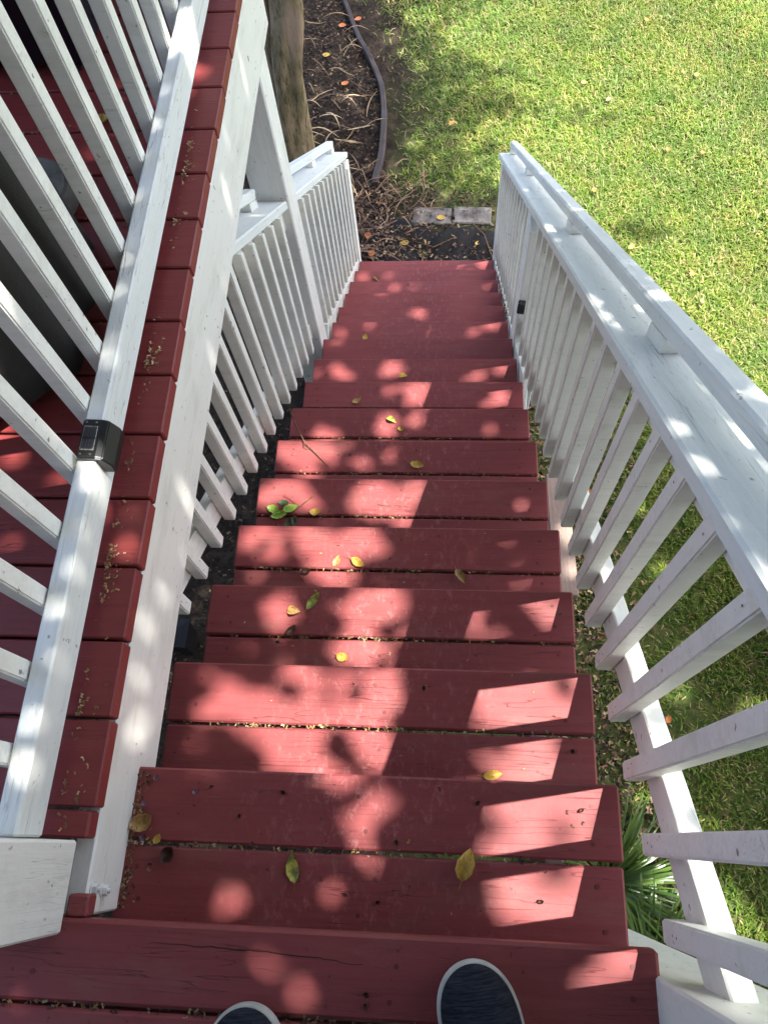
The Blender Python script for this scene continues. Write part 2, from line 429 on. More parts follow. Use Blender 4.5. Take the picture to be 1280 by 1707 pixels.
grab(rr, 1, 0.519, 0.562, 0.990, -0.036, 4.05, [0.10, 1.00, 1.93, 3.15, 4.00], 0.903)
lumber('post', (0.545, 2.49, GZ - 0.02), (0.545, 2.49, 0.902 - 0.044 - SL * 2.57), 0.14, 0.14, M['white'], rr, upv=(0, 1, 0), bev=0.005)
lumber('post', (0.513, 4.015, GZ - 0.02), (0.513, 4.015, 0.902 - 0.045 - SL * 4.06), 0.075, 0.088, M['white'], rr, upv=(0, 1, 0), bev=0.004)
lumber('post', (0.536, -0.108, GZ - 0.02), (0.536, -0.108, 1.02), 0.14, 0.14, M['white'], rr, upv=(0, 1, 0), bev=0.004)

# left railing
lr = tag(empty('stair_railing', (-0.55, 2.8, -1.8)), 'white wooden railing on the garden bed side of the stairs, partly below the deck', 'railing')
yl = [0.518 + 0.1235 * k for k in range(0, 15)] + [2.66 + 0.122 * k for k in range(0, 11)]
stair_rail(-1, lr, 0.478, 0.932, 1.0, 0.56, (0.487, 0.625), [q for q in yl if q > 1.62], 1.60, 4.10, 0.040, 0.160, [2.49], None)
for q in [q for q in yl if q <= 1.62]:
    foot = 0.040 - SL * q + random.uniform(-0.004, 0.004)
    o = link('picket', picket_mesh(-0.281 - foot, 0.035, 0.035, 0.0, 0.005), lr); put(o, Matrix.Translation((-0.4955, q, foot)))
cb = 0.160 - 0.089 / 2 / 0.8
lumber('bottom_rail', (-0.533, 0.42, cb - SL * 0.42), (-0.533, 1.598, cb - SL * 1.598), 0.036, 0.089, M['white'], lr)
grab(lr, -1, 0.563, 0.606, 1.018, 1.62, 2.30, [2.25, 1.75], 0.933)
grab(lr, -1, 0.563, 0.606, 1.018, 2.66, 4.07, [4.03, 3.42, 2.85], 0.933)
lumber('post', (-0.548, 2.49, GZ - 0.02), (-0.548, 2.49, -0.281), 0.14, 0.14, M['white'], lr, upv=(0, 1, 0), bev=0.005)
lumber('post', (-0.516, 4.015, GZ - 0.02), (-0.516, 4.015, 0.932 - 0.045 - SL * 4.06), 0.075, 0.088, M['white'], lr, upv=(0, 1, 0), bev=0.004)

# deck railing
dr = tag(empty('deck_railing', (-0.54, 1.3, 0)), 'white wooden railing standing near the edge of the red deck', 'railing')
lumber('bottom_rail', (-0.532, 0.114, 0.0745), (-0.532, 2.50, 0.0745), 0.038, 0.089, M['worn'], dr, bev=0.004, rough=0.0006, cuts=12)
pm = picket_mesh(0.94, 0.035, 0.035, 0.0, 0.0)
for k in range(18):
    o = link('picket', pm, dr); put(o, Matrix.Translation((-0.5705 + random.uniform(-0.001, 0.001), 0.238 + 0.1305 * k + random.uniform(-0.003, 0.003), 0.045)))
lumber('top_rail', (-0.532, 0.114, 0.92), (-0.532, 2.50, 0.92), 0.038, 0.089, M['white'], dr)
lumber('cap_rail', (-0.56, -0.03, 1.005), (-0.56, 2.56, 1.005), 0.14, 0.036, M['worn'], dr)
lumber('post', (-0.535, 0.0425, 0.0005), (-0.535, 0.0425, 0.985), 0.14, 0.139, M['white'], dr, upv=(0, 1, 0), bev=0.004)
for p in (dr,):
    pass

# small dark nail holes on pickets and rails (driven nails, rusting)
def nail_dot(parent, p, nrm, r=0.0022):
    bm = bmesh.new(); bmesh.ops.create_circle(bm, cap_ends=True, radius=r, segments=7)
    for v in bm.verts: v.co.x *= random.uniform(0.6, 1.3)
    o = link('nail_hole', finish(bm, 'nail_hole'), parent, M['seam'])
    put(o, Matrix.Translation(p) @ Vector(nrm).to_track_quat('Z', 'Y').to_matrix().to_4x4())
for q in yr[:16]:
    for dz in (0.055, 0.082): nail_dot(rr, (0.4733, q + random.uniform(-0.008, 0.008), 0.046 - SL * q + dz + random.uniform(-0.006, 0.006)), (-1, 0, 0))
    nail_dot(rr, (0.4733, q + random.uniform(-0.008, 0.008), 0.80 - SL * q), (-1, 0, 0))
for q in yl[:13]:
    for dz in (0.05, 0.085): nail_dot(lr, (-0.4763, q + random.uniform(-0.008, 0.008), 0.040 - SL * q + dz + random.uniform(-0.006, 0.006)), (1, 0, 0))

# ------------------------------------------------------------------ solar lights
def solar_light(loc, rot, label, scale=1.0):
    t = tag(empty('solar_light', loc), label, 'lamp')
    t.rotation_euler = rot; t.scale = (scale, scale, scale)
    # housing: plate on top, wedge bending over the outer face; local X = outward, Y = along the rail
    bm = bmesh.new()
    prof = [(-0.036, 0.0), (-0.036, 0.010), (0.0, 0.010), (0.012, 0.006), (0.026, -0.022), (0.026, -0.046), (0.018, -0.052), (0.0005, -0.052), (0.0, -0.002)]
    ys_ = [-0.042, -0.037, 0.037, 0.042]
    rings = []
    for i, yy in enumerate(ys_):
        sh = 0.92 if i in (0, 3) else 1.0
        rings.append([bm.verts.new((px * sh + 0.002, yy, pz * sh)) for px, pz in prof])
    n = len(prof)
    for a, b in zip(rings[:-1], rings[1:]):
        for i in range(n): bm.faces.new((a[i], a[(i + 1) % n], b[(i + 1) % n], b[i]))
    bm.faces.new(rings[0][::-1]); bm.faces.new(rings[-1])
    bmesh.ops.recalc_face_normals(bm, faces=bm.faces)
    bmesh.ops.bevel(bm, geom=[e for e in bm.edges if e.calc_face_angle(0) > 0.6], offset=0.002, segments=2, affect='EDGES')
    h = bpy.data.objects.new('housing', finish(bm, 'housing')); h.data.materials.append(M['black']); col.objects.link(h); h.parent = t
    m = NT('solar_cell', 0.18, 0.6) if 'solar_cell' not in bpy.data.materials else None
    if m:
        v = m.coords((1, 1, 1), False); s3 = m.n('ShaderNodeSeparateXYZ'); m.l(v, s3.inputs[0])
        fy = m.math('ABSOLUTE', s3.outputs[1])
        f2 = m.math('ABSOLUTE', m.math('SUBTRACT', m.math('FRACT', m.math('MULTIPLY', s3.outputs[0], 170.0)), 0.5))
        c = m.mix((0.02, 0.021, 0.026), (0.05, 0.05, 0.055), m.ramp(f2, [(0.0, 1.0), (0.09, 0.0)]))
        ex = m.math('MAXIMUM', m.math('DIVIDE', m.math('ABSOLUTE', s3.outputs[0]), 0.0130), m.math('DIVIDE', fy, 0.0260))
        c = m.mix(c, (0.30, 0.29, 0.24), m.math('MULTIPLY', m.ramp(ex, [(0.86, 0.0), (0.97, 1.0)]), m.ramp(m.noise(v, 260.0, 4, 0.7), [(0.4, 0.15), (0.6, 0.9)])))
        c = m.mix(c, (0.01, 0.01, 0.01), m.ramp(fy, [(0.0, 1.0), (0.0012, 0.0)]))
        m.color(c); M['cell'] = m.m
    p = bpy.data.objects.new('solar_panel', box_mesh('solar_panel', 0.026, 0.052, 0.002, 0.0005)); p.data.materials.append(M['cell']); col.objects.link(p); p.parent = t
    p.location = (-0.0165, 0, 0.0106)
    for sx_, sy_ in ((-0.027, -0.034), (-0.008, -0.034), (-0.027, 0.034), (-0.008, 0.034)):
        bm = bmesh.new(); bmesh.ops.create_cone(bm, cap_ends=True, segments=10, radius1=0.0024, radius2=0.0018, depth=0.0014)
        s = bpy.data.objects.new('screw', finish(bm, 'screw')); s.data.materials.append(M['screw']); col.objects.link(s); s.parent = t; s.location = (sx_ , sy_, 0.0110)
    return t
solar_light((-0.5125, 0.806, 0.1205), (0, R(4), 0), 'small black solar light with rectangular panel on the deck rail')
solar_light((0.497, 2.392, -1.50), (0, R(2), R(-100)), 'small black solar light on the middle post of the right stair railing', 0.75)

# ------------------------------------------------------------------ person on the landing (shoes in the picture)
person = tag(empty('person', (0.03, -0.25, 0)), 'person standing at the top of the stairs in navy knit slip-on shoes and dark trousers', 'person')
def fabric(name, a, b, sx, sy, rough=0.85):
    m = NT(name, rough, 0.15)
    v = m.coords((sx, sy, sx), False); n1 = m.noise(v, 1.0, 4, 0.7, 0.6)
    c = m.mix(a, b, m.ramp(n1, [(0.42, 0.0), (0.62, 1.0)]))
    m.color(c); m.bump(n1, 0.6, 0.002); return m.m
M['knit'] = fabric('navy_striped_knit', (0.008, 0.010, 0.016), (0.028, 0.032, 0.044), 30, 380)
M['rubber'] = plain('off_white_rubber_sole', (0.50, 0.49, 0.44), 0.6, 0.3, bump=0.2, var=0.25, scale=30)
M['trouser'] = plain('dark_trouser_cloth', (0.02, 0.022, 0.03), 0.9, 0.1)
def shoe(tip, yaw, inner):
    """tip=(x,y) of the toe; inner=+1 when the big toe is on the +x side"""
    Ls = 0.298
    def half(t):                                  # half width outer / inner along t (0 toe .. 1 heel)
        base = 0.062 * (1 - abs(2 * max(0.0, 0.30 - t) / 0.60) ** 2.6) ** 0.5 if t < 0.30 else 0.062 - 0.021 * min(1, (t - 0.30) / 0.35) ** 1.3
        if t > 0.86: base *= max(0.0, 1 - ((t - 0.86) / 0.14) ** 2.4) ** 0.5
        return base
    N = 36; ts = [0.5 - 0.5 * math.cos(math.pi * i / N) for i in range(N + 1)]
    def outline(off):
        P = []
        for i, t in enumerate(ts):
            hw = max(0.0, half(t)); cx = inner * 0.012 * math.cos(min(1, t / 0.5) * math.pi / 2) * (1 if t < 0.5 else 0)
            P.append((cx + hw, -t * Ls))
        for i, t in reversed(list(enumerate(ts))):
            if i in (0, N): continue
            hw = max(0.0, half(t)); cx = inner * 0.012 * math.cos(min(1, t / 0.5) * math.pi / 2) * (1 if t < 0.5 else 0)
            P.append((cx - hw, -t * Ls))
        c = (0, -Ls * 0.45)
        return [(c[0] + (x - c[0]) * (1 - off / 0.065 * 1.0), c[1] + (y - c[1]) * (1 - off / 0.14)) for x, y in P]
    e = empty('shoe', (0, 0, 0)); e.parent = person
    e.location = (tip[0] - person.location.x, tip[1] - person.location.y, 0.0); e.rotation_euler = (0, 0, yaw)
    def loft(rings, name, mat, cap_top=True):
        bm = bmesh.new(); R_ = [[bm.verts.new(p) for p in r] for r in rings]
        n = len(R_[0])
        for a, b in zip(R_[:-1], R_[1:]):
            for i in range(n): bm.faces.new((a[i], a[(i + 1) % n], b[(i + 1) % n], b[i]))
        bm.faces.new(R_[0][::-1])
        if cap_top: bm.faces.new(R_[-1])
        bmesh.ops.recalc_face_normals(bm, faces=bm.faces)
        me = finish(bm, name, True); o = bpy.data.objects.new(name, me); me.materials.append(mat); col.objects.link(o); o.parent = e; return o
    so = [(0.003, 0.001), (0.0, 0.006), (-0.0005, 0.016), (0.001, 0.023), (0.004, 0.0265), (0.009, 0.0255)]
    loft([[(x, y, z) for x, y in outline(o)] for o, z in so], 'sole', M['rubber'])
    rings = []
    for j in range(13):
        a = j / 12 * math.pi / 2
        off = 0.0045 + (1 - math.cos(a)) * 0.052
        ring = []
        for x, y in outline(off):
            t = min(1, max(0, -y / Ls)); top = 0.034 + 0.062 * min(1, t / 0.55) ** 1.1 
            ring.append((x, y, 0.022 + top * math.sin(a) ** 0.85 * 0.95))
        rings.append(ring)
    loft(rings, 'shoe_upper', M['knit'])
    return e
shoe((0.197, -0.026), R(10), -1)
shoe((-0.160, -0.102), R(3), 1)
# trousered legs and hips: one continuous skinned body
def skin_body():
    J = [(0.01, -0.42, 0.93, 0.135), (0.01, -0.42, 1.02, 0.13)]
    E_ = [(0, 1)]
    for sx, fx, fy in ((1, 0.188, -0.245), (-1, -0.155, -0.33)):
        b = len(J)
        J += [(0.01 + sx * 0.095, -0.42, 0.86, 0.10), ((0.01 + sx * 0.095 + fx) / 2 + sx * 0.005, -0.37, 0.50, 0.072), (fx, fy + 0.03, 0.20, 0.058), (fx, fy + 0.05, 0.085, 0.055)]
        E_ += [(0, b), (b, b + 1), (b + 1, b + 2), (b + 2, b + 3)]
    me = bpy.data.meshes.new('trousers'); me.from_pydata([j[:3] for j in J], E_, [])
    o = link('trousers', me, person, M['trouser'])
    o.modifiers.new('skin', 'SKIN'); s = o.modifiers.new('sub', 'SUBSURF'); s.levels = 2; s.render_levels = 2
    for i, j in enumerate(J):
        o.data.skin_vertices[0].data[i].radius = (j[3], j[3])
    o.data.skin_vertices[0].data[0].use_root = True
skin_body()

# ------------------------------------------------------------------ things on the deck, left
M['cover'] = None
m = NT('dark_grey_woven_cover', 0.8, 0.2); v = m.coords((1, 1, 1), False)
ck = m.n('ShaderNodeTexChecker'); ck.inputs['Scale'].default_value = 380; m.l(v, ck.inputs[0])
c = m.mix((0.018, 0.017, 0.015), (0.042, 0.040, 0.035), ck.outputs[1]); c = m.mix(c, (0.06, 0.05, 0.042), m.ramp(m.noise(v, 5, 4), [(0.5, 0.0), (0.75, 0.6)]))
m.color(c); m.bump(m.noise(v, 5, 3, 0.5, 0.6), 0.7, 0.03); M['cover'] = m.m
cov = tag(empty('covered_grill', (-1.04, 1.15, 0)), 'grill under a loose dark grey woven cover behind the deck rail pickets', 'grill')
bm = bmesh.new(); NA = 72; zs = [0.055, 0.09, 0.2, 0.34, 0.5, 0.66, 0.78, 0.86, 0.90, 0.915]
rings = []
for j, zz in enumerate(zs):
    k = 1.0 if zz < 0.78 else (1.0, 0.97, 0.86, 0.5)[min(3, j - 6)]
    fl = 1.0 + 0.06 * (1 - zz / 0.9) ** 2
    ring = []
    for i in range(NA):
        a = 2 * math.pi * i / NA; ex = 3.6
        ca, sa = math.cos(a), math.sin(a)
        r = (abs(ca) ** ex + abs(sa) ** ex) ** (-1 / ex)
        fold = 1 + (0.05 * math.sin(a * 9 + 1.5 * math.sin(a * 3) + zz) + 0.035 * math.sin(a * 5 + 2 - 2 * zz) + 0.012 * math.sin(a * 23 + 3 * zz)) * (1 - zz / 0.95)
        ring.append(bm.verts.new((0.385 * r * ca * k * fl * fold, 0.275 * r * sa * k * fl * fold, zz + 0.02 * math.sin(a * 4 + 1) * (j == 0))))
    rings.append(ring)
for a, b in zip(rings[:-1], rings[1:]):
    for i in range(NA): bm.faces.new((a[i], a[(i + 1) % NA], b[(i + 1) % NA], b[i]))
bm.faces.new(rings[-1])
link('fabric_cover', finish(bm, 'fabric_cover', True), cov, M['cover']).matrix_basis = Matrix.Translation(cov.location)
lumber('base_shelf', (-1.33, 1.15, 0.075), (-0.75, 1.15, 0.075), 0.40, 0.05, M['black'], cov)
for xx, yy in ((-0.74, 1.0), (-0.74, 1.3), (-1.34, 1.0), (-1.34, 1.3)):
    bm = bmesh.new(); bmesh.ops.create_cone(bm, cap_ends=True, segments=20, radius1=0.038, radius2=0.038, depth=0.022)
    bmesh.ops.bevel(bm, geom=[e for e in bm.edges if e.calc_face_angle(0) > 0.8], offset=0.004, segments=2, affect='EDGES')
    o = link('caster_wheel', finish(bm, 'caster_wheel'), cov, M['black']); put(o, Matrix.Translation((xx, yy, 0.0385)) @ Matrix.Rotation(R(90), 4, 'X'))
# dark storage planter further along
pl = tag(empty('storage_box', (-1.12, 2.2, 0)), 'black glossy storage box at the far end of the deck, seen between pickets', 'box')
M['gloss'] = plain('glossy_black', (0.006, 0.007, 0.012), 0.22, 0.5, var=0.2)
lumber('box_body', (-1.52, 2.22, 0.33), (-0.80, 2.22, 0.33), 0.50, 0.62, M['gloss'], pl, bev=0.02)
lumber('lid', (-1.54, 2.22, 0.665), (-0.78, 2.22, 0.665), 0.53, 0.045, M['gloss'], pl, bev=0.012)
for xx in (-1.45, -0.87):
    for yy in (2.02, 2.42): lumber('foot', (xx - .03, yy, 0.0105), (xx + .03, yy, 0.0105), 0.05, 0.019, M['black'], pl)
# grey stone base block beside the cover
M['stone'] = plain('weathered_concrete', (0.15, 0.145, 0.13), 0.9, 0.15, bump=0.5, var=0.45, scale=14, bdist=0.004)
bm = bmesh.new(); bmesh.ops.create_cone(bm, cap_ends=True, segments=36, radius1=0.115, radius2=0.10, depth=0.06)
bmesh.ops.bevel(bm, geom=[e for e in bm.edges if e.calc_face_angle(0) > 0.6], offset=0.008, segments=2, affect='EDGES')
o = link('stand_base', finish(bm, 'stand_base', False), None, M['stone']); o.location = (-0.86, 1.52, 0.0305)
tag(o, 'round grey concrete stand base on the deck between cover and black box', 'base')

# ------------------------------------------------------------------ leaves (single ones)
def leaf_mat(name, a, b, spot, rough=0.5):
    m = NT(name, rough, 0.35); v = m.coords((1, 1, 1)); n = m.noise(v, 60, 4, 0.6)
    c = m.mix(a, b, m.ramp(n, [(0.42, 0.0), (0.58, 1.0)])); c = m.mix(c, spot, m.ramp(m.noise(v, 150, 3, 0.6), [(0.60, 0.0), (0.70, 0.85)]))
    m.color(c); return m.m
M['leaf_yellow'] = leaf_mat('yellow_leaf', (0.50, 0.34, 0.06), (0.40, 0.24, 0.04), (0.09, 0.04, 0.01))
M['leaf_olive'] = leaf_mat('yellow_green_leaf', (0.46, 0.42, 0.07), (0.13, 0.17, 0.04), (0.07, 0.05, 0.015))
M['leaf_tan'] = leaf_mat('tan_leaf', (0.42, 0.26, 0.08), (0.22, 0.12, 0.04), (0.06, 0.03, 0.015))
M['leaf_brown'] = leaf_mat('dark_brown_leaf', (0.075, 0.032, 0.018), (0.04, 0.018, 0.012), (0.015, 0.008, 0.006))
M['leaf_green'] = leaf_mat('fresh_green_leaf', (0.22, 0.36, 0.04), (0.30, 0.42, 0.07), (0.1, 0.15, 0.03))
M['leaf_dkgreen'] = leaf_mat('dark_green_leaf', (0.03, 0.06, 0.02), (0.05, 0.085, 0.03), (0.02, 0.03, 0.01))
M['leaf_orange'] = leaf_mat('orange_leaf', (0.52, 0.17, 0.03), (0.35, 0.10, 0.03), (0.08, 0.03, 0.01))
M['petal'] = leaf_mat('purple_petal', (0.24, 0.14, 0.20), (0.15, 0.08, 0.12), (0.1, 0.03, 0.08))
M['twig'] = plain('twig_bark', (0.20, 0.12, 0.07), 0.85, 0.1, var=0.5, scale=90)

def leaf_mesh(L, Wd, curl=0.25, cup=0.3, seed=0, stem=0.25):
    r = random.Random(seed); bm = bmesh.new(); N = 10; rows = []
    lm = bm.verts.layers.float.new('m') if False else None
    for i in range(N + 1):
        t = i / N; w = Wd / 2 * (math.sin(math.pi * t ** 0.85) ** 0.8 if 0 < t < 1 else 0.0) * (1 + 0.06 * math.sin(t * 23 + seed))
        x = (t - 0.5) * L; z = curl * L * (t - 0.45) ** 2 * 1.3
        side = 0.05 * L * math.sin(t * 3 + seed)
        row = [bm.verts.new((x, side - w, z + cup * w * (1 + 0.3 * math.sin(seed)))), bm.verts.new((x, side - w * .5, z + cup * w * 0.35)), bm.verts.new((x, side, z)), bm.verts.new((x, side + w * .5, z + cup * w * 0.35)), bm.verts.new((x, side + w, z + cup * w))]
        rows.append(row)
    for a, b in zip(rows[:-1], rows[1:]):
        for q in range(4): bm.faces.new((a[q], a[q + 1], b[q + 1], b[q]))
    # stalk
    if stem:
        p = rows[0][2].co; sv = []
        for i in range(4):
            t = i / 3; sv.append((Vector((p.x - stem * L * t, p.y + 0.04 * L * t * t, p.z + 0.02 * L * t)), 0.0006 * (1 - 0.3 * t)))
        prev = None
        for c_, rr_ in sv:
            ring = [bm.verts.new((c_.x, c_.y + rr_ * math.cos(a), c_.z + rr_ * math.sin(a))) for a in (0, 2.1, 4.2)]
            if prev:
                for q in range(3): bm.faces.new((prev[q], prev[(q + 1) % 3], ring[(q + 1) % 3], ring[q]))
            prev = ring
    bmesh.ops.remove_doubles(bm, verts=bm.verts, dist=1e-5)
    lo = min(v.co.z for v in bm.verts)
    for v in bm.verts: v.co.z -= lo
    me = finish(bm, 'leaf', True); return me

def add_leaf(x, y, z, L, Wd, rot, mat, label, group=None, curl=0.25, cup=0.3, tilt=0.0, seed=0, name='fallen_leaf', cat='leaf', stem=0.25):
    me = leaf_mesh(L, Wd, curl, cup, seed, stem); o = link(name, me, None, M[mat])
    o.location = (x, y, z + 0.0016 + 0.4 * L * abs(math.sin(tilt))); o.rotation_euler = (tilt, 0, R(rot)); return tag(o, label, cat, group)
T = lambda k: -k * RISE
ORD = ['nearest', 'second', 'third', 'fourth', 'fifth', 'sixth', 'seventh', 'eighth', 'ninth', 'tenth', 'eleventh', 'twelfth', 'thirteenth', 'fourteenth', 'fifteenth', 'sixteenth', 'seventeenth', 'eighteenth']
LV = [
 (-0.128, 0.080, 1, .056, .030, 100, 'leaf_olive', 'speckled green and yellow oval leaf lying alone on the nearest tread'),
 (0.188, 0.099, 1, .064, .036, 78, 'leaf_yellow', 'bright yellow leaf standing across the board gap of the top tread'),
 (-0.425, 0.147, 1, .052, .034, 35, 'leaf_tan', 'curled yellow brown leaf by the white rim board on the top tread'),
 (-0.393, 0.119, 1, .022, .018, 60, 'leaf_yellow', 'small yellow petal-like leaf at the left end of the top board gap'),
 (0.250, 0.272, 2, .046, .022, 5, 'leaf_yellow', 'yellow leaf half hidden under the edge of the top tread'),
 (-0.110, 0.555, 3, .036, .024, -30, 'leaf_yellow', 'small yellow leaf at the back of the third tread, near its middle'),
 (-0.195, 0.701, 3, .060, .028, 55, 'leaf_olive', 'long yellow green leaf, the upper one of a pair on the third tread'),
 (-0.245, 0.671, 3, .038, .028, 10, 'leaf_tan', 'round pale yellow leaf beside the long one on the third tread'),
 (-0.106, 0.875, 4, .050, .026, -25, 'leaf_yellow', 'curved yellow leaf on the front board of the fourth tread'),
 (-0.170, 0.880, 4, .040, .026, 70, 'leaf_tan', 'brown curled leaf next to the curved yellow one on the fourth tread'),
 (0.192, 0.840, 4, .055, .026, -60, 'leaf_tan', 'dark olive brown leaf stuck in the gap of the fourth tread'),
 (-0.277, 1.113, 5, .042, .024, -5, 'leaf_yellow', 'orange yellow leaf right of the green sprig on the fifth tread'),
 (0.044, 1.383, 6, .056, .036, -20, 'leaf_yellow', 'broad yellow leaf with brown spots on the sixth tread'),
 (-0.071, 1.674, 7, .048, .026, -25, 'leaf_olive', 'yellow green leaf on the seventh tread above a smaller one'),
 (-0.031, 1.636, 7, .028, .020, 20, 'leaf_yellow', 'tiny yellow leaf close to the gap of the seventh tread'),
 (-0.237, 1.882, 8, .050, .034, 40, 'leaf_tan', 'crumpled olive brown leaf in a litter clump on the eighth tread'),
 (-0.053, 2.127, 9, .044, .028, 10, 'leaf_yellow', 'yellow leaf on the ninth tread, tip pointing to the right rail'),
 (-0.176, 3.348, 14, .062, .032, 0, 'leaf_yellow', 'yellow leaf near the foot of the stairs, on the third lowest tread'),
 (-0.287, 2.618, 11, .050, .034, 80, 'leaf_yellow', 'short yellow leaf near the left end of the eleventh tread'),
 (-0.330, 3.636, 15, .055, .030, -40, 'leaf_tan', 'pale tan leaf near the left end of the second lowest tread'),
 (-0.743, 1.800, 0, .040, .036, 10, 'leaf_yellow', 'round yellow leaf on the left deck, seen between two rail pickets'),
]
for i, (x, y, k, L, Wd, rot, mt, lab) in enumerate(LV):
    add_leaf(x, y, T(k), L * 0.92, Wd * (0.8 + 0.1 * (i % 3)), rot, mt, lab, curl=(0.5, -0.5, 0.9)[i % 3], cup=(0.5, 0.3, 0.8)[(i + 1) % 3], seed=i)
# brown crumpled one, knotted leaf
add_leaf(-0.365, 0.092, T(1), .034, .026, 50, 'leaf_brown', 'dark brown crumpled leaf near the left end of the top tread', curl=1.6, cup=0.9, seed=31)
add_leaf(-0.255, 0.845, T(4), .030, .02, 20, 'leaf_brown', 'small dark curled leaf in the gap at the left of the fourth tread', curl=1.2, cup=0.8, seed=33)
add_leaf(-0.250, 0.622, T(3), .034, .02, 60, 'leaf_brown', 'dark folded leaf standing in the gap of the third tread', curl=1.2, cup=0.9, tilt=0.5, seed=34)

def tube(pts, rad, name, mat, parent=None):
    bm = bmesh.new(); prev = None; n = 6
    for i, p in enumerate(pts):
        p = Vector(p); d = (Vector(pts[min(i + 1, len(pts) - 1)]) - Vector(pts[max(i - 1, 0)])).normalized()
        a = d.orthogonal().normalized(); b = d.cross(a); r = rad[i] if hasattr(rad, '__len__') else rad
        ring = [bm.verts.new(p + (a * math.cos(2 * math.pi * q / n) + b * math.sin(2 * math.pi * q / n)) * r) for q in range(n)]
        if prev:
            for q in range(n): bm.faces.new((prev[q], prev[(q + 1) % n], ring[(q + 1) % n], ring[q]))
        else: bm.faces.new(ring[::-1])
        prev = ring
    bm.faces.new(prev); bmesh.ops.recalc_face_normals(bm, faces=bm.faces)
    o = link(name, finish(bm, name, True), parent, mat); return o
z6 = T(6)
tw = tag(empty('fallen_twig', (-0.38, 1.45, z6)), 'long thin bare twig leaning from a left picket down onto the sixth tread', 'twig')
tube([(-0.470, 1.66, T(7) + .10), (-0.435, 1.60, z6 + .030), (-0.405, 1.53, z6 + .020), (-0.372, 1.472, z6 + .012), (-0.330, 1.43, z6 + .006), (-0.276, 1.373, z6 + .003)], [.003, .0028, .0026, .0024, .002, .0012], 'stem', M['twig'], tw)
tube([(-0.372, 1.472, z6 + .012), (-0.372, 1.452, z6 + .010), (-0.362, 1.446, z6 + .006), (-0.350, 1.450, z6 + .004)], .0016, 'side_shoot', M['twig'], tw)
z5 = T(5)
sp = tag(empty('leafy_sprig', (-0.35, 1.10, z5)), 'broken sprig with fresh green and dark leaves on the fifth tread', 'twig')
tube([(-0.385, 1.095, z5 + .006), (-0.345, 1.118, z5 + .008), (-0.310, 1.150, z5 + .010), (-0.285, 1.172, z5 + .016)], [.0022, .002, .0018, .001], 'stem', M['twig'], sp)
tube([(-0.330, 1.130, z5 + .009), (-0.365, 1.160, z5 + .010), (-0.385, 1.172, z5 + .013)], .0012, 'side_shoot', M['twig'], sp)
for i, (x, y, L, Wd, rot, mt) in enumerate([(-0.395, 1.100, .055, .030, 10, 'leaf_green'), (-0.415, 1.118, .052, .028, -20, 'leaf_green'), (-0.360, 1.125, .050, .030, 25, 'leaf_green'), (-0.365, 1.073, .040, .020, 85, 'leaf_dkgreen'), (-0.345, 1.078, .036, .018, 100, 'leaf_dkgreen'), (-0.385, 1.145, .038, .02, -10, 'leaf_dkgreen')]):
    me = leaf_mesh(L, Wd, 0.4, 0.35, i + 50, 0.1); o = link('leaf_blade', me, sp, M[mt])
    put(o, Matrix.Translation((x, y, z5 + .004)) @ Matrix.Rotation(R(rot), 4, 'Z'))
# fallen twigs by fourth tread gap and second tread
tw2 = tube([(-0.33, 0.862, T(4) + .003), (-0.30, 0.850, T(4) + .005), (-0.275, 0.835, T(4) + .003), (-0.262, 0.815, T(4) + .004)], .0013, 'fallen_twig', M['twig']); tag(tw2, 'short hooked twig lying by the gap of the fourth tread', 'twig')
tw3 = tube([(-0.075, 1.145, T(5) + .002), (-0.05, 1.140, T(5) + .004), (0.00, 1.142, T(5) + .002), (0.03, 1.138, T(5) + .003)], .001, 'fallen_twig', M['twig']); tag(tw3, 'thin hair-like twig lying flat across the fifth tread', 'twig')

# yellow and orange leaves on the ground, individually
spots = [[1.8, 6.59], [2.13, 5.91], [1.24, 5.87], [1.42, 5.67], [1.83, 5.12], [2.08, 5.07], [1.24, 4.7], [2.47, 4.46], [1.47, 4.15], [1.87, 3.9], [1.91, 3.66], [1.08, 1.5], [0.17, 5.45], [1.47, 1.53], [1.4, 0.82], [1.66, 1.16], [1.2, 2.6], [1.05, 2.2]]
for i, (x, y) in enumerate(sorted(spots, key=lambda q: q[1])):
    cn = random.choice(['yellow', 'orange', 'orange', 'tan'])
    add_leaf(x, y, gz(x, y) + 0.045, random.uniform(.035, .06), 0.035, random.uniform(0, 360), 'leaf_' + cn, 'small %s leaf lying in the lawn grass, %s counted from below' % (cn, ORD[i].replace('nearest', 'first')), 'fallen leaves on the lawn', seed=100 + i, name='lawn_leaf')
for i, (x, y) in enumerate(sorted([(-0.79, 6.69), (-0.66, 6.78), (0.1, 4.46), (-0.41, 4.15), (-0.17, 4.24), (-0.72, 5.95), (-0.9, 6.3), (-0.45, 4.32)], key=lambda q: q[1])):
    cn = random.choice(['yellow', 'orange'])
    add_leaf(x, y, gz(x, y) + 0.02, 0.07, 0.05, random.uniform(0, 360), 'leaf_' + cn, 'small fallen %s leaf on the garden bed, %s beyond the stair foot' % (cn, ORD[i]), 'fallen leaves on the garden bed', seed=200 + i, name='bed_leaf')
for i, (x, y) in enumerate(sorted([(0.26, 4.28), (0.22, 4.25), (0.20, 4.31), (0.37, 4.21), (0.29, 4.30), (0.46, 4.18), (0.45, 4.26)])):
    add_leaf(x, y, gz(x, y) + 0.025, 0.045, 0.032, random.uniform(0, 360), 'leaf_tan' if i % 2 else 'leaf_yellow', 'small curled leaf on the black sheet, %s from the left' % ORD[i].replace('nearest', 'first'), 'fallen leaves on the black sheet', seed=300 + i, name='sheet_leaf')

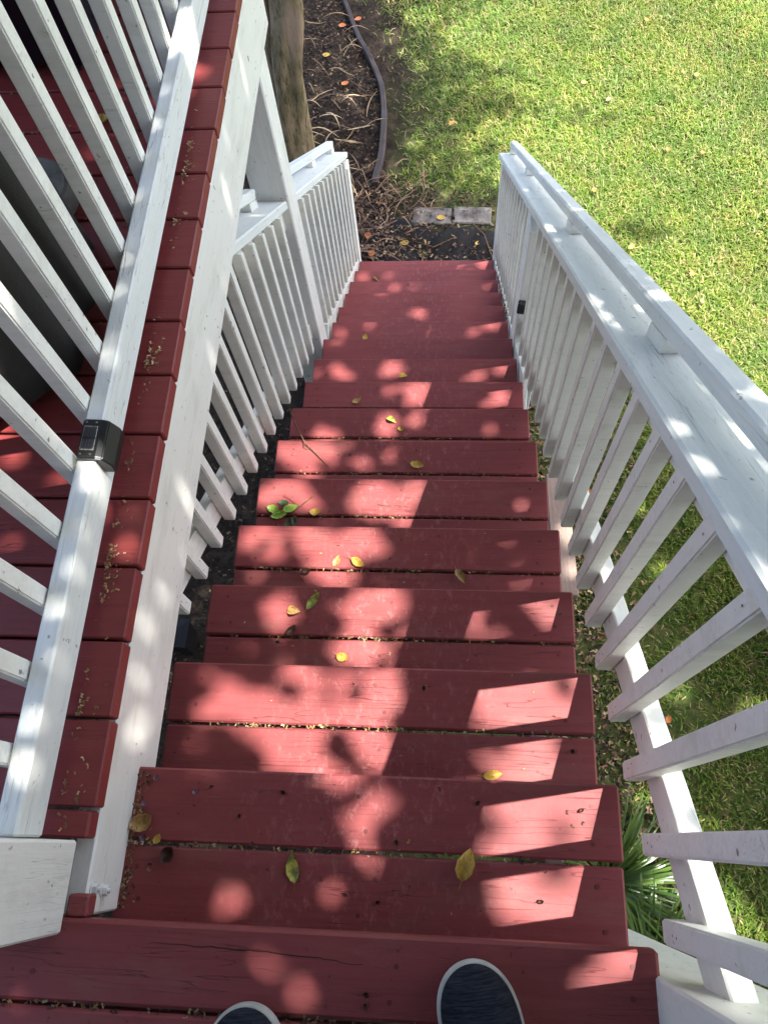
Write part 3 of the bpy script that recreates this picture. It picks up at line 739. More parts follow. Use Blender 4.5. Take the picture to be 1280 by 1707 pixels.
# ------------------------------------------------------------------ fine litter in gaps and along edges (uncountable)
def litter(name, pts, size, palette, label, cat=None, parent=None, flat=0.5):
    """pts (n,3); each piece is a small bent quad pair"""
    pts = np.asarray(pts, dtype=float); n = len(pts)
    s = rng.uniform(0.5, 1.3, n) * size; a = rng.uniform(0, 2 * math.pi, n); el = rng.uniform(0.35, 0.8, n)
    ux = np.stack([np.cos(a), np.sin(a), rng.normal(0, 0.25 * flat, n)], 1); uy = np.stack([-np.sin(a), np.cos(a), rng.normal(0, 0.45 * flat, n)], 1)
    up_ = np.array([0, 0, 1.0])
    h = (s * 0.25)[:, None] * up_
    P = np.stack([pts - ux * s[:, None] / 2 - uy * (s * el)[:, None] / 2 + h * 0.8, pts - uy * (s * el * .7)[:, None] * 0, pts + ux * s[:, None] / 2 - uy * (s * el)[:, None] / 2,
                  pts + ux * s[:, None] / 2 + uy * (s * el)[:, None] / 2 + h, pts + uy * (s * el)[:, None] * 0.5 + h * .2, pts - ux * s[:, None] / 2 + uy * (s * el)[:, None] / 2 + h * 0.3], 1)
    P[:, :, 2] = np.maximum(P[:, :, 2], pts[:, None, 2] - 0.001)
    base = np.arange(n)[:, None] * 6
    f = np.concatenate([base + np.array([[0, 1, 4, 5]]), base + np.array([[1, 2, 3, 4]])], 1).ravel()
    pal = np.array(palette); c = pal[rng.integers(0, len(pal), n)] * rng.uniform(0.6, 1.25, (n, 1)); c = np.repeat(c, 6, 0)
    o = link(name, mesh_np(name, P.reshape(-1, 3), f, 4, M['chips'], c)); tag(o, label, cat, kind='stuff'); return o
SEED = [(0.24, 0.16, 0.06), (0.30, 0.23, 0.10), (0.10, 0.05, 0.03), (0.05, 0.03, 0.02), (0.2, 0.11, 0.05), (0.34, 0.28, 0.16), (0.06, 0.03, 0.02)]
pts = []
for k in range(1, 11):
    yg = k * RUN - 0.137; n = 150 if k < 8 else 60
    for _ in range(n):
        x = random.uniform(-0.46, 0.47) if random.random() < 0.35 else random.gauss(random.choice([-0.35, -0.2, 0.0, 0.1, -0.1]), 0.10)
        if abs(x) < 0.465: pts.append((x, yg + random.gauss(0, 0.0035), T(k) + 0.0008 - abs(random.gauss(0, .002))))
for k in range(1, 10):
    for _ in range(22): pts.append((random.uniform(-0.45, 0.45), k * RUN - random.uniform(0.01, 0.24), T(k) + 0.0012))
for _ in range(160): pts.append((-0.446 + abs(random.gauss(0, 0.012)), random.uniform(0.0, 0.24), T(1) + abs(random.gauss(0.002, .004))))
for _ in range(130): pts.append((random.uniform(-0.6, 0.4), -0.123 + random.gauss(0, 0.003), -0.002))
litter('seed_litter', pts, 0.0062, SEED, 'tiny tan seeds and crumbs along the tread gaps')
pts = []
for _ in range(300):
    yy = random.choice([0.20, 0.33, 0.33, 0.55, 0.57, 0.60, 0.62, 0.82, 1.05, 1.08, 1.10, 1.45, 1.62, 1.65, 1.7]) + random.gauss(0, random.choice([0.012, 0.05]))
    pts.append((-0.508 + abs(random.gauss(0, random.choice([0.006, 0.02]))), yy, 0.001 + abs(random.gauss(0, 0.002))))
litter('husk_litter', pts, 0.0068, [(0.42, 0.27, 0.13), (0.5, 0.36, 0.2), (0.3, 0.18, 0.08), (0.2, 0.12, 0.06)], 'curled tan flower husks along the deck rail foot', flat=1.0)
pts = [(random.uniform(-1.25, -0.6), random.choice([1.176, 1.324, 1.471, 1.617, 1.768, 1.919, 1.034]) + random.gauss(0.0, 0.012), 0.002) for _ in range(360)]
litter('seed_litter', pts, 0.008, SEED, 'crumbs and seeds in the board gaps of the left deck')
pts = [(0.478 + abs(random.gauss(0, 0.008)), yy, -0.75 * yy - 0.035 + random.uniform(-0.02, 0.03)) for yy in (random.uniform(2.75, 3.7) for _ in range(260))]
litter('seed_litter', pts, 0.012, SEED + [(0.4, 0.28, 0.2), (0.35, 0.2, 0.2)], 'dead leaf crumbs caught between lower treads and skirt board')
# purple petals on the top tread
for i, (x, y) in enumerate([(-0.42, 0.12), (-0.427, 0.180), (-0.33, 0.205), (-0.412, 0.228)]):
    add_leaf(x, y, T(1), 0.012, 0.011, random.uniform(0, 360), 'petal', 'tiny crumpled purple petal at the left of the top tread, %s from the landing' % ORD[i], 'purple petals on the top tread', curl=1.0, cup=0.8, seed=i + 70, name='petal', cat='petal', stem=0)
# small dark bits (crape myrtle capsules) on treads, countable
for i, (x, y, k) in enumerate(sorted([(-0.24, 0.545, 2), (-0.24, 0.165, 1), (0.06, 0.13, 1), (0.4, 0.2, 1), (0.21, 0.205, 1), (-0.16, 0.21, 1), (-0.30, 0.215, 1), (0.32, 0.045, 1), (0.03, 0.03, 1), (-0.03, 0.04, 1), (0.42, 0.325, 2), (-0.2, 1.42, 6), (0.1, 0.45, 2), (-0.05, 2.05, 9), (-0.10, 3.43, 14), (0.03, -0.085, 0), (0.03, -0.1, 0)], key=lambda q: q[1])):
    add_leaf(x, y, T(k), random.uniform(.008, .013), random.uniform(.006, .010), random.uniform(0, 360), 'leaf_brown', 'tiny dark dry seed capsule on the red stairs, %s from the photographer' % ORD[i], 'dry seed capsules on the stairs', curl=1.8, cup=1.1, seed=i + 80, name='seed_capsule', cat='seed', stem=0.5)

# ------------------------------------------------------------------ garden: grass
def lawn():
    n = 420000
    x = rng.uniform(-1.1, 3.6, n); y = rng.uniform(-1.2, 7.9, n)
    # edge of the lawn against the bed (edging runs x -0.82..-0.4) and bare strip by the stairs
    nz = 0.10 * np.sin(x * 7 + y * 3) + 0.08 * np.sin(y * 11 - x * 5) + 0.06 * np.sin(x * 23 + 1) * np.sin(y * 19)
    ex = np.interp(y, [4.6, 4.9, 5.2, 5.7, 6.05, 6.5, 7.1, 8], [-0.30, -0.34, -0.34, -0.33, -0.38, -0.55, -0.76, -1.0])
    dens = np.clip((x - ex - 0.03) / 0.35, 0, 1)
    dens = np.where(y < 4.75, np.clip((x - 0.60) / 0.25, 0, 1), dens)
    dens = np.where((y < 4.95) & (y > 4.55) & (x < 0.75), np.clip((y - 4.62 - nz * .6) / 0.3, 0, 1) * (x > -0.35), dens)
    strip = np.clip((x - 0.85 - nz * 2 - 0.25 * np.sin(y * 2.2)) / 0.75, 0.04, 1)
    dens = np.where(y < 3.9, dens * strip, dens)
    dens = dens * np.interp(y, [1.8, 3.4], [0.68, 1.0])
    dens = dens * (0.72 + 0.28 * np.clip(0.5 + 2.5 * nz, 0, 1))
    thin = np.clip(0.22 + 0.78 * (x + 0.35 + 1.5 * nz) / 1.4, 0.15, 1); dens = dens * thin
    keep = rng.uniform(0, 1, n) < dens
    # nothing grows under the stair flight or in the pavers
    keep &= ~((np.abs(x) < 0.60) & (y < 4.66))
    x, y, nz = x[keep], y[keep], nz[keep]; n = len(x)
    z = gz(x, y)
    L = rng.uniform(0.03, 0.065, n) * np.interp(y, [-1, 2, 7], [1.0, 1.0, 1.15]); wd = rng.uniform(0.0055, 0.010, n)
    a = rng.uniform(0, 2 * math.pi, n); lean = rng.uniform(0.6, 1.5, n) * np.interp(y, [1.8, 3.4], [0.72, 1.0])
    dx, dy = np.cos(a), np.sin(a); px, py = -np.sin(a), np.cos(a)
    V = np.zeros((n, 6, 3), dtype=np.float32)
    for i, t in enumerate((0.0, 0.55, 1.0)):
        ang = lean * (0.4 + 0.6 * t)
        hx = L * t * np.sin(ang); hz = L * t * np.cos(ang); ww = wd * (1.0, 0.85, 0.12)[i] / 2
        for s, j in ((-1, 0), (1, 1)):
            V[:, i * 2 + j, 0] = x + dx * hx + s * px * ww; V[:, i * 2 + j, 1] = y + dy * hx + s * py * ww; V[:, i * 2 + j, 2] = z + hz - 0.004
    b = np.arange(n)[:, None] * 6
    f = np.concatenate([b + np.array([[0, 1, 3, 2]]), b + np.array([[2, 3, 5, 4]])], 1).ravel()
    r = rng.uniform(0, 1, (n, 1)); r2 = rng.uniform(0, 1, (n, 1))
    c = np.array([0.085, 0.165, 0.018]) * (1 - r) + np.array([0.21, 0.29, 0.05]) * r
    patch = (0.5 + 0.5 * np.sin(x * 3.1 + 2) * np.sin(y * 2.3) + 0.4 * nz / 0.2)[:, None]
    straw = r2 < (0.16 + 0.10 * patch)
    c = np.where(straw, np.array([0.34, 0.31, 0.13]) * (0.6 + 0.8 * r), c)
    c = np.where(r2 > 0.985, np.array([0.20, 0.11, 0.05]), c)
    lf = 0.5 + 0.25 * np.sin(x * 1.9 + 1.3 * np.sin(y * 1.1)) + 0.25 * np.sin(y * 2.7 + 1.7 * np.sin(x * 2.3 + 1))
    lf2 = np.sin(x * 8.3 + 2 * np.sin(y * 5.1)) * np.sin(y * 7.7 + 2 * np.sin(x * 6.3))
    c = c * (0.84 + 0.30 * lf + 0.12 * lf2)[:, None] * (1 + 0.10 * lf2[:, None] * np.array([1.0, 0.0, -0.6]))
    o = link('lawn_grass', mesh_np('lawn_grass', V.reshape(-1, 3), f, 4, M['grass'], np.repeat(c, 6, 0), True))
    tag(o, 'dense sunlit green lawn grass with straw coloured blades', 'grass', kind='stuff')
lawn()

# mulch, chips and leaf litter on the soil
def mulch():
    n = 60000
    x = rng.uniform(-2.6, 1.35, n); y = rng.uniform(-0.6, 7.6, n)
    bed = (x < np.interp(y, [4.6, 4.9, 5.2, 5.7, 6.05, 6.5, 7.1, 8], [-0.2, -0.38, -0.38, -0.38, -0.44, -0.63, -0.82, -1.1])) & (y > 4.0)
    foot = (np.abs(x) < 0.55) & (y > 3.9) & (y < 4.75)
    strip = (x > 0.55) & (x < 1.25 + 0.15 * np.sin(y * 3)) & (y < 4.3)
    under = (x < -0.45) & (y < 4.1) & (rng.uniform(0, 1, n) < 0.3)
    k = bed | foot | strip | under; x, y = x[k], y[k]; n = len(x)
    pts = np.stack([x, y, gz(x, y) + rng.uniform(0.002, 0.02, n)], 1)
    pal = [(0.035, 0.024, 0.018), (0.05, 0.035, 0.025), (0.018, 0.013, 0.010), (0.09, 0.055, 0.035), (0.09, 0.06, 0.04), (0.020, 0.015, 0.012), (0.16, 0.11, 0.07), (0.012, 0.01, 0.009)]
    litter('mulch', pts, 0.021, pal, 'dark bark mulch and crumbled leaves on the bare soil', flat=1.2)
    # brighter dead leaf flakes beside the stairs
    m_ = 2600; x = rng.normal(0.90, 0.22, m_); y = rng.uniform(-0.2, 4.3, m_); k = (x > 0.6) & (x < 1.5); x, y = x[k], y[k]
    x2 = rng.uniform(-0.95, 0.0, 420); y2 = rng.uniform(4.0, 4.9, 420); x = np.append(x, x2); y = np.append(y, y2)
    litter('leaf_flakes', np.stack([x, y, gz(x, y) + 0.022], 1), 0.024, [(0.28, 0.19, 0.10), (0.20, 0.11, 0.06), (0.34, 0.26, 0.14), (0.14, 0.08, 0.05), (0.26, 0.18, 0.13)], 'pale dead leaf flakes strewn beside the stair flight', flat=1.3)
mulch()

def straps(name, centre_pts, n, Lr, wr, pal, label, lift=0.03):
    P = np.array(centre_pts)[rng.integers(0, len(centre_pts), n)]
    x = P[:, 0] + rng.normal(0, P[:, 2], n); y = P[:, 1] + rng.normal(0, P[:, 2], n); z = gz(x, y) + 0.02 + rng.uniform(0, lift, n)
    L = rng.uniform(*Lr, n); wd = rng.uniform(*wr, n); a = rng.normal(0.2, 0.9, n) + np.where(rng.uniform(0, 1, n) < 0.3, math.pi / 2, 0)
    S = 7; V = np.zeros((n, S * 2, 3), dtype=np.float32); bend = rng.normal(0, 0.5, n); arc = rng.uniform(0.0, 0.05, n)
    cx, cy = x.copy(), y.copy(); ang = a - bend / 2
    for i in range(S):
        t = i / (S - 1); w_ = wd * math.sin(math.pi * min(0.97, t * 0.85 + 0.12)) / 2
        V[:, 2 * i, 0] = cx - np.sin(ang) * w_; V[:, 2 * i, 1] = cy + np.cos(ang) * w_; V[:, 2 * i + 1, 0] = cx + np.sin(ang) * w_; V[:, 2 * i + 1, 1] = cy - np.cos(ang) * w_
        zz = z + arc * math.sin(math.pi * t); V[:, 2 * i, 2] = zz; V[:, 2 * i + 1, 2] = zz + w_ * rng.uniform(-0.6, 0.6, n)
        cx = cx + np.cos(ang) * L / (S - 1); cy = cy + np.sin(ang) * L / (S - 1); ang = ang + bend / (S - 1)
    b = np.arange(n)[:, None] * (2 * S)
    f = np.concatenate([b + np.array([[2 * i, 2 * i + 1, 2 * i + 3, 2 * i + 2]]) for i in range(S - 1)], 1).ravel()
    pal = np.array(pal); c = pal[rng.integers(0, len(pal), n)] * rng.uniform(0.6, 1.2, (n, 1))
    o = link(name, mesh_np(name, V.reshape(-1, 3), f, 4, M['chips'], np.repeat(c, 2 * S, 0), True)); tag(o, label, kind='stuff')
STR = [(0.22, 0.15, 0.08), (0.28, 0.21, 0.12), (0.14, 0.09, 0.05), (0.36, 0.28, 0.17), (0.10, 0.065, 0.04)]
straps('dry_strap_leaves', [(-1.2, 5.35, 0.12), (-0.95, 5.45, 0.15), (-0.8, 5.6, 0.16), (-0.75, 5.2, 0.14), (-0.95, 5.9, 0.2), (-0.7, 4.9, 0.15), (-0.9, 6.5, 0.2)], 62, (0.10, 0.32), (0.006, 0.015), STR, 'dry tan strap leaves lying on the dark garden bed')
straps('pine_straw', [(-0.45, 4.75, 0.13), (-0.55, 4.45, 0.14), (-0.35, 4.40, 0.12), (-0.2, 4.62, 0.10), (-0.5, 4.2, 0.10)], 190, (0.06, 0.26), (0.004, 0.010), [(0.13, 0.08, 0.05), (0.20, 0.12, 0.08), (0.28, 0.19, 0.12), (0.08, 0.05, 0.035)], 'brown twigs and straw at the foot of the stairs', 0.02)

# black weed sheet with wrinkles
bm = bmesh.new(); nx, ny = 60, 26; g_ = []
for j in range(ny):
    r_ = []
    for i in range(nx):
        u, v_ = i / (nx - 1), j / (ny - 1)
        x = -0.42 + 0.94 * u + 0.02 * math.sin(v_ * 6); y = 3.88 + (0.56 - 0.14 * u * u + 0.05 * math.sin(u * 9)) * v_
        z = gz(x, y) + 0.022 + 0.010 * math.sin(u * 16 + v_ * 5 + 2 * math.sin(v_ * 4)) + 0.007 * math.sin(u * 37 - v_ * 9) + 0.012 * math.sin(v_ * 7 + u * 3) - 0.014 * (v_ > 0.97)
        r_.append(bm.verts.new((x, y, z)))
    g_.append(r_)
for j in range(ny - 1):
    for i in range(nx - 1): bm.faces.new((g_[j][i], g_[j][i + 1], g_[j + 1][i + 1], g_[j + 1][i]))
o = link('weed_sheet', finish(bm, 'weed_sheet', True), None, plain('black_weed_sheet', (0.016, 0.015, 0.014), 0.8, 0.2, bump=0.6, var=0.5, scale=30)); tag(o, 'wrinkled black plastic weed sheet at the foot of the stairs', 'sheet')
tube([(-0.22, 4.34, gz(0, 4) + .05), (-0.10, 4.22, gz(0, 4) + .055), (0.05, 4.17, gz(0, 4) + .05), (0.20, 4.26, gz(0, 4) + .05), (0.30, 4.33, gz(0, 4) + .05)], [.006, .006, .005, .004, .003], 'fallen_twig', M['twig'])
tag(bpy.data.objects[-1] if False else col.objects[-1], 'long curved bare twig lying over the black weed sheet', 'twig')
tube([(0.33, 4.40, gz(0, 4) + .05), (0.42, 4.28, gz(0, 4) + .05), (0.46, 4.12, gz(0, 4) + .05), (0.50, 4.0, gz(0, 4) + .045)], [.004, .005, .004, .003], 'fallen_twig', M['twig'])
tag(col.objects[-1], 'thin dark twig on the right end of the black weed sheet', 'twig')

px_ = rng.uniform(-0.42, 0.52, 520); py_ = 3.9 + 0.5 * rng.uniform(0, 1, 520) ** 0.8; kk = rng.uniform(0, 1, 520) < np.clip(0.95 - 1.0 * (px_ + 0.4), 0.15, 1)
litter('sheet_litter', np.stack([px_[kk], py_[kk], gz(px_[kk], py_[kk]) + 0.042], 1), 0.022, [(0.12, 0.075, 0.045), (0.20, 0.13, 0.08), (0.06, 0.04, 0.03), (0.28, 0.2, 0.12)], 'brown leaf crumbs scattered over the black sheet', flat=1.0)
# pavers
M['paver'] = plain('grey_concrete_paver', (0.24, 0.22, 0.195), 0.92, 0.1, bump=0.8, var=0.75, scale=9, bdist=0.004)
for (xa, xb, lab) in ((-0.115, 0.178, 'grey concrete paver at the lawn edge, the left one with grass over it'), (0.187, 0.475, 'grey concrete paver at the lawn edge, the right one nearer the railing')):
    o = lumber('paver', (xa, 4.50, GZ + 0.012), (xb, 4.485, GZ + 0.010), 0.165, 0.05, M['paver'], None, bev=0.008); o.name = 'paver'; tag(o, lab, 'paver')

# edging strip
ep = [(-0.82, 7.10), (-0.63, 6.51), (-0.45, 6.05), (-0.385, 5.69), (-0.375, 5.22), (-0.42, 4.82)]
sm = []
for i in range(len(ep) - 1):
    for q in range(8):
        t = q / 8; p = [ep[max(i - 1, 0)], ep[i], ep[i + 1], ep[min(i + 2, len(ep) - 1)]]
        sm.append(tuple(0.5 * ((2 * p[1][d]) + (-p[0][d] + p[2][d]) * t + (2 * p[0][d] - 5 * p[1][d] + 4 * p[2][d] - p[3][d]) * t * t + (-p[0][d] + 3 * p[1][d] - 3 * p[2][d] + p[3][d]) * t ** 3) for d in (0, 1)))
sm.append(ep[-1])
bm = bmesh.new(); prev = None
for i, (x, y) in enumerate(sm):
    a = sm[max(i - 1, 0)]; b = sm[min(i + 1, len(sm) - 1)]; d = Vector((b[0] - a[0], b[1] - a[1], 0)).normalized(); nrm = Vector((-d.y, d.x, 0))
    hw = 0.016 + 0.012 * i / len(sm); z0 = gz(x, y) - 0.02; h = 0.075 + 0.012 * math.sin(i * 0.7)
    c = Vector((x, y, 0)); prof = [(-hw, 0), (-hw, h * .9), (-hw * .6, h), (0, h * .86), (hw * .6, h), (hw, h * .9), (hw, 0)]
    ring = [bm.verts.new(c + nrm * u + Vector((0, 0, z0 + q))) for u, q in prof]
    if prev:
        for q in range(len(ring) - 1): bm.faces.new((prev[q], prev[q + 1], ring[q + 1], ring[q]))
    else: bm.faces.new(ring)
    prev = ring
bm.faces.new(prev[::-1]); bmesh.ops.recalc_face_normals(bm, faces=bm.faces)
o = link('garden_edging', finish(bm, 'garden_edging', True), None, M['edge']); tag(o, 'curved brown garden edging strip between mulch bed and lawn', 'edging')

# timber beside the stairs, on the ground
o = lumber('ground_timber', (0.870, 1.50, GZ + 0.05), (0.850, 2.30, GZ + 0.05), 0.14, 0.10, M['old_wood'], None, bev=0.008, rough=0.004, cuts=14); tag(o, 'pinkish weathered timber lying on the ground along the right of the stairs', 'timber')
# black drain pot under the left side
pot = tag(empty('plastic_box', (-1.38, 1.18, GZ)), 'black square plastic box on the ground below the gap left of the stairs', 'box')
bm = bmesh.new(); prof = [(0.08, 0.0), (0.11, 0.26), (0.118, 0.26), (0.118, 0.28), (0.105, 0.28), (0.02, 0.283)]; N = 4; prev = None; first = None
for r_, zz in prof:
    ring = [bm.verts.new((r_ * math.cos(2 * math.pi * i / N), r_ * math.sin(2 * math.pi * i / N), zz)) for i in range(N)]
    if prev:
        for i in range(N): bm.faces.new((prev[i], prev[(i + 1) % N], ring[(i + 1) % N], ring[i]))
    else: bm.faces.new(ring[::-1])
    prev = ring
bm.faces.new(prev); link('box_body', finish(bm, 'box_body', False), pot, M['black']).matrix_basis = Matrix.Translation(pot.location) @ Matrix.Rotation(R(42), 4, 'Z')

# ------------------------------------------------------------------ house behind the landing (assumed for the deck, unseen; added to darken the picket faces towards it)
hs = tag(empty('house', (-1.0, -1.75, GZ)), 'assumed house with pale grey lap siding behind the landing, out of the picture', 'house')
M['siding'] = plain('grey_lap_siding', (0.30, 0.31, 0.30), 0.7, 0.3, var=0.15, scale=6)
bm = bmesh.new(); z = 0.0
while z < 6.2:
    v_ = [bm.verts.new(c) for c in ((-7, 0.0, z), (5.0, 0.0, z), (5.0, 0.018, z), (-7, 0.018, z), (-7, 0.0, z + 0.15), (5.0, 0.0, z + 0.15))]
    bm.faces.new((v_[3], v_[2], v_[5], v_[4])); bm.faces.new((v_[0], v_[1], v_[2], v_[3])); z += 0.15
link('siding', finish(bm, 'siding'), hs, M['siding']).matrix_basis = Matrix.Translation((0, -1.75, GZ))
lumber('door', (0.05, -1.715, 1.03), (0.95, -1.715, 1.03), 0.045, 2.03, M['gloss'], hs, bev=0.006)
for a, b in (((0.0, -1.71, 0.0), (0.0, -1.71, 2.1)), ((1.0, -1.71, 0.0), (1.0, -1.71, 2.1))): lumber('door_frame', a, b, 0.09, 0.06, M['white'], hs, upv=(0, 1, 0))

# strap leaved plant at the right, below the landing
def liriope(cx, cy, n, label):
    S = 9; a = rng.uniform(0, 2 * math.pi, n); L = rng.uniform(0.26, 0.52, n); wd = rng.uniform(0.008, 0.015, n)
    r0 = rng.uniform(0, 0.16, n); x = cx + r0 * np.cos(a); y = cy + r0 * np.sin(a); z = np.full(n, gz(cx, cy)); el = rng.uniform(0.75, 1.45, n)
    a2 = a + rng.normal(0, 0.25, n); V = np.zeros((n, S * 2, 3), dtype=np.float32)
    for i in range(S):
        t = i / (S - 1); w_ = wd * (1.0 if t < 0.6 else 1.0 - (t - 0.6) / 0.42) / 2
        V[:, 2 * i, 0] = x - np.sin(a2) * w_; V[:, 2 * i, 1] = y + np.cos(a2) * w_; V[:, 2 * i + 1, 0] = x + np.sin(a2) * w_; V[:, 2 * i + 1, 1] = y - np.cos(a2) * w_
        V[:, 2 * i, 2] = z; V[:, 2 * i + 1, 2] = z
        st = L / (S - 1); x = x + np.cos(a2) * np.cos(el) * st; y = y + np.sin(a2) * np.cos(el) * st; z = z + np.sin(el) * st; el = el - rng.uniform(0.08, 0.36, n)
    b = np.arange(n)[:, None] * (2 * S); f = np.concatenate([b + np.array([[2 * i, 2 * i + 1, 2 * i + 3, 2 * i + 2]]) for i in range(S - 1)], 1).ravel()
    r = rng.uniform(0, 1, (n, 1)); c = np.array([0.035, 0.075, 0.016]) * (1 - r) + np.array([0.095, 0.16, 0.03]) * r; c = np.where(rng.uniform(0, 1, (n, 1)) > 0.985, np.array([0.5, 0.42, 0.05]), c)
    o = link('strap_leaf_plant', mesh_np('strap_leaf_plant', V.reshape(-1, 3), f, 4, M['strap'], np.repeat(c, 2 * S, 0), True)); tag(o, label, 'plant')
liriope(1.00, -0.02, 330, 'dark green strap-leaved border plant below the landing, right of the top treads')

liriope(1.16, -0.42, 340, 'second dark green strap-leaved plant, lower and nearer the post below the landing')

# ------------------------------------------------------------------ crape myrtle trunk by the bed
M['bark'] = None
m = NT('smooth_mottled_bark', 0.75, 0.2); v = m.coords((1, 1, 0.25), False)
n1 = m.noise(v, 16.0, 7, 0.7, 0.0); c = m.mix((0.30, 0.22, 0.13), (0.13, 0.11, 0.05), m.ramp(n1, [(0.38, 0.0), (0.62, 1.0)]))
c = m.mix(c, (0.24, 0.19, 0.12), m.ramp(m.noise(m.coords((1, 1, 0.7), False), 70.0, 6, 0.8), [(0.5, 0.0), (0.62, 0.6)])); c = m.mix(c, (0.05, 0.04, 0.022), m.ramp(m.noise(m.coords((1, 1, 0.18), False), 42.0, 6, 0.75), [(0.50, 0.0), (0.60, 0.75)])); c = m.mix(c, (0.36, 0.25, 0.17), m.ramp(m.noise(v, 7.0, 5, 0.6, 0.0), [(0.54, 0.0), (0.66, 0.8)])); m.color(c); m.bump(m.noise(m.coords((1, 1, 0.12), False), 26, 5, 0.6), 0.5, 0.006); M['bark'] = m.m
def limb(bm, pts, rad, n=20, seed=0, lob=0.12):
    prev = None
    for i, p in enumerate(pts):
        p = Vector(p); d = (Vector(pts[min(i + 1, len(pts) - 1)]) - Vector(pts[max(i - 1, 0)])).normalized()
        a = Vector((1, 0, 0)); a = (a - d * a.dot(d)).normalized(); b = d.cross(a)
        ring = []
        for q in range(n):
            th = 2 * math.pi * q / n; r = rad[i] * (1 + lob * math.sin(3 * th + seed + i * 0.25) + 0.5 * lob * math.sin(5 * th + 2 * seed - i * 0.3))
            ring.append(bm.verts.new(p + (a * math.cos(th) + b * math.sin(th)) * r))
        if prev:
            for q in range(n): bm.faces.new((prev[q], prev[(q + 1) % n], ring[(q + 1) % n], ring[q]))
        prev = ring
    bm.faces.new(prev)
def subdiv(pts, rad, k=4):
    P, Rr = [], []
    for i in range(len(pts) - 1):
        p = [Vector(pts[max(i - 1, 0)]), Vector(pts[i]), Vector(pts[i + 1]), Vector(pts[min(i + 2, len(pts) - 1)])]
        for q in range(k):
            t = q / k; P.append(0.5 * (2 * p[1] + (p[2] - p[0]) * t + (2 * p[0] - 5 * p[1] + 4 * p[2] - p[3]) * t * t + (3 * p[1] - p[0] - 3 * p[2] + p[3]) * t ** 3)); Rr.append(rad[i] * (1 - t) + rad[i + 1] * t)
    P.append(Vector(pts[-1])); Rr.append(rad[-1]); return P, Rr
def leaf_cloud(name, X, L, parent, mat, cg, label=None):
    n = len(X); a = rng.uniform(0, 2 * math.pi, n); tl = rng.normal(0, 0.45, n); rl = rng.normal(0, 0.45, n)
    ux = np.stack([np.cos(a) * np.cos(tl), np.sin(a) * np.cos(tl), np.sin(tl)], 1); vx = np.stack([-np.sin(a), np.cos(a), np.sin(rl)], 1)
    vx /= np.linalg.norm(vx, axis=1)[:, None]; l = (L * rng.uniform(0.75, 1.25, n))[:, None]; w_ = l * 0.34
    Pn = np.stack([X - ux * l / 2, X - ux * l * .1 - vx * w_, X + ux * l * .28 - vx * w_ * .8, X + ux * l / 2, X + ux * l * .28 + vx * w_ * .8, X - ux * l * .1 + vx * w_], 1)
    b = np.arange(n)[:, None] * 6; f = np.concatenate([b + np.array([[0, 1, 4, 5]]) * 1, b + np.array([[1, 2, 3, 4]])], 1).ravel()
    r = rng.uniform(0, 1, (n, 1)); c = np.array(cg[0]) * (1 - r) + np.array(cg[1]) * r
    o = link(name, mesh_np(name, Pn.reshape(-1, 3), f, 4, M[mat], np.repeat(c, 6, 0)), parent)
    if parent: o.matrix_basis = Matrix.Identity(4)
    return o
cm = tag(empty('crape_myrtle', (-1.05, 5.05, GZ)), 'smooth tan trunked tree in the garden bed behind the left stair rail', 'tree')
bm = bmesh.new()
P1, R1 = subdiv([(-1.045, 5.04, GZ - 0.05), (-1.01, 5.05, GZ + 0.45), (-0.97, 5.03, GZ + 0.9), (-0.90, 5.06, GZ + 1.3), (-0.90, 5.12, GZ + 1.8), (-0.95, 5.25, GZ + 2.6), (-0.85, 5.4, GZ + 4.2), (-0.8, 5.6, GZ + 5.6)], [0.135, 0.108, 0.100, 0.098, 0.088, 0.075, 0.05, 0.02])
limb(bm, P1, R1, 36, 0.4, 0.15)
t1 = link('trunk', finish(bm, 'trunk', True), cm, M['bark']); t1.matrix_basis = Matrix.Identity(4)
bm = bmesh.new()
P2, R2 = subdiv([(-1.10, 5.12, GZ - 0.05), (-1.10, 5.14, GZ + 0.5), (-1.09, 5.12, GZ + 0.95), (-1.08, 5.14, GZ + 1.4), (-1.14, 5.2, GZ + 2.0), (-1.4, 5.3, GZ + 3.2), (-1.7, 5.4, GZ + 4.8)], [0.10, 0.085, 0.085, 0.082, 0.07, 0.05, 0.02])
limb(bm, P2, R2, 20, 2.0, 0.10)
t2 = link('trunk', finish(bm, 'trunk', True), cm, M['bark']); t2.matrix_basis = Matrix.Identity(4)
th = rng.uniform(0, 2 * math.pi, 9000); rr_ = rng.uniform(0, 1, 9000) ** 0.6; zz = rng.uniform(-1, 1, 9000)
X = np.stack([-1.6 + 1.5 * rr_ * np.cos(th) * np.sqrt(1 - zz ** 2 * .8), 5.5 + 1.3 * rr_ * np.sin(th) * np.sqrt(1 - zz ** 2 * .8), GZ + 5.2 + 1.1 * zz], 1)
X = X[(np.sin(X[:, 0] * 4.1) * np.sin(X[:, 1] * 3.7 + 1) * np.sin(X[:, 2] * 3.3) > -0.35)]
leaf_cloud('crown', X, 0.075, cm, 'treeleaf', [(0.035, 0.07, 0.02), (0.08, 0.13, 0.035)])

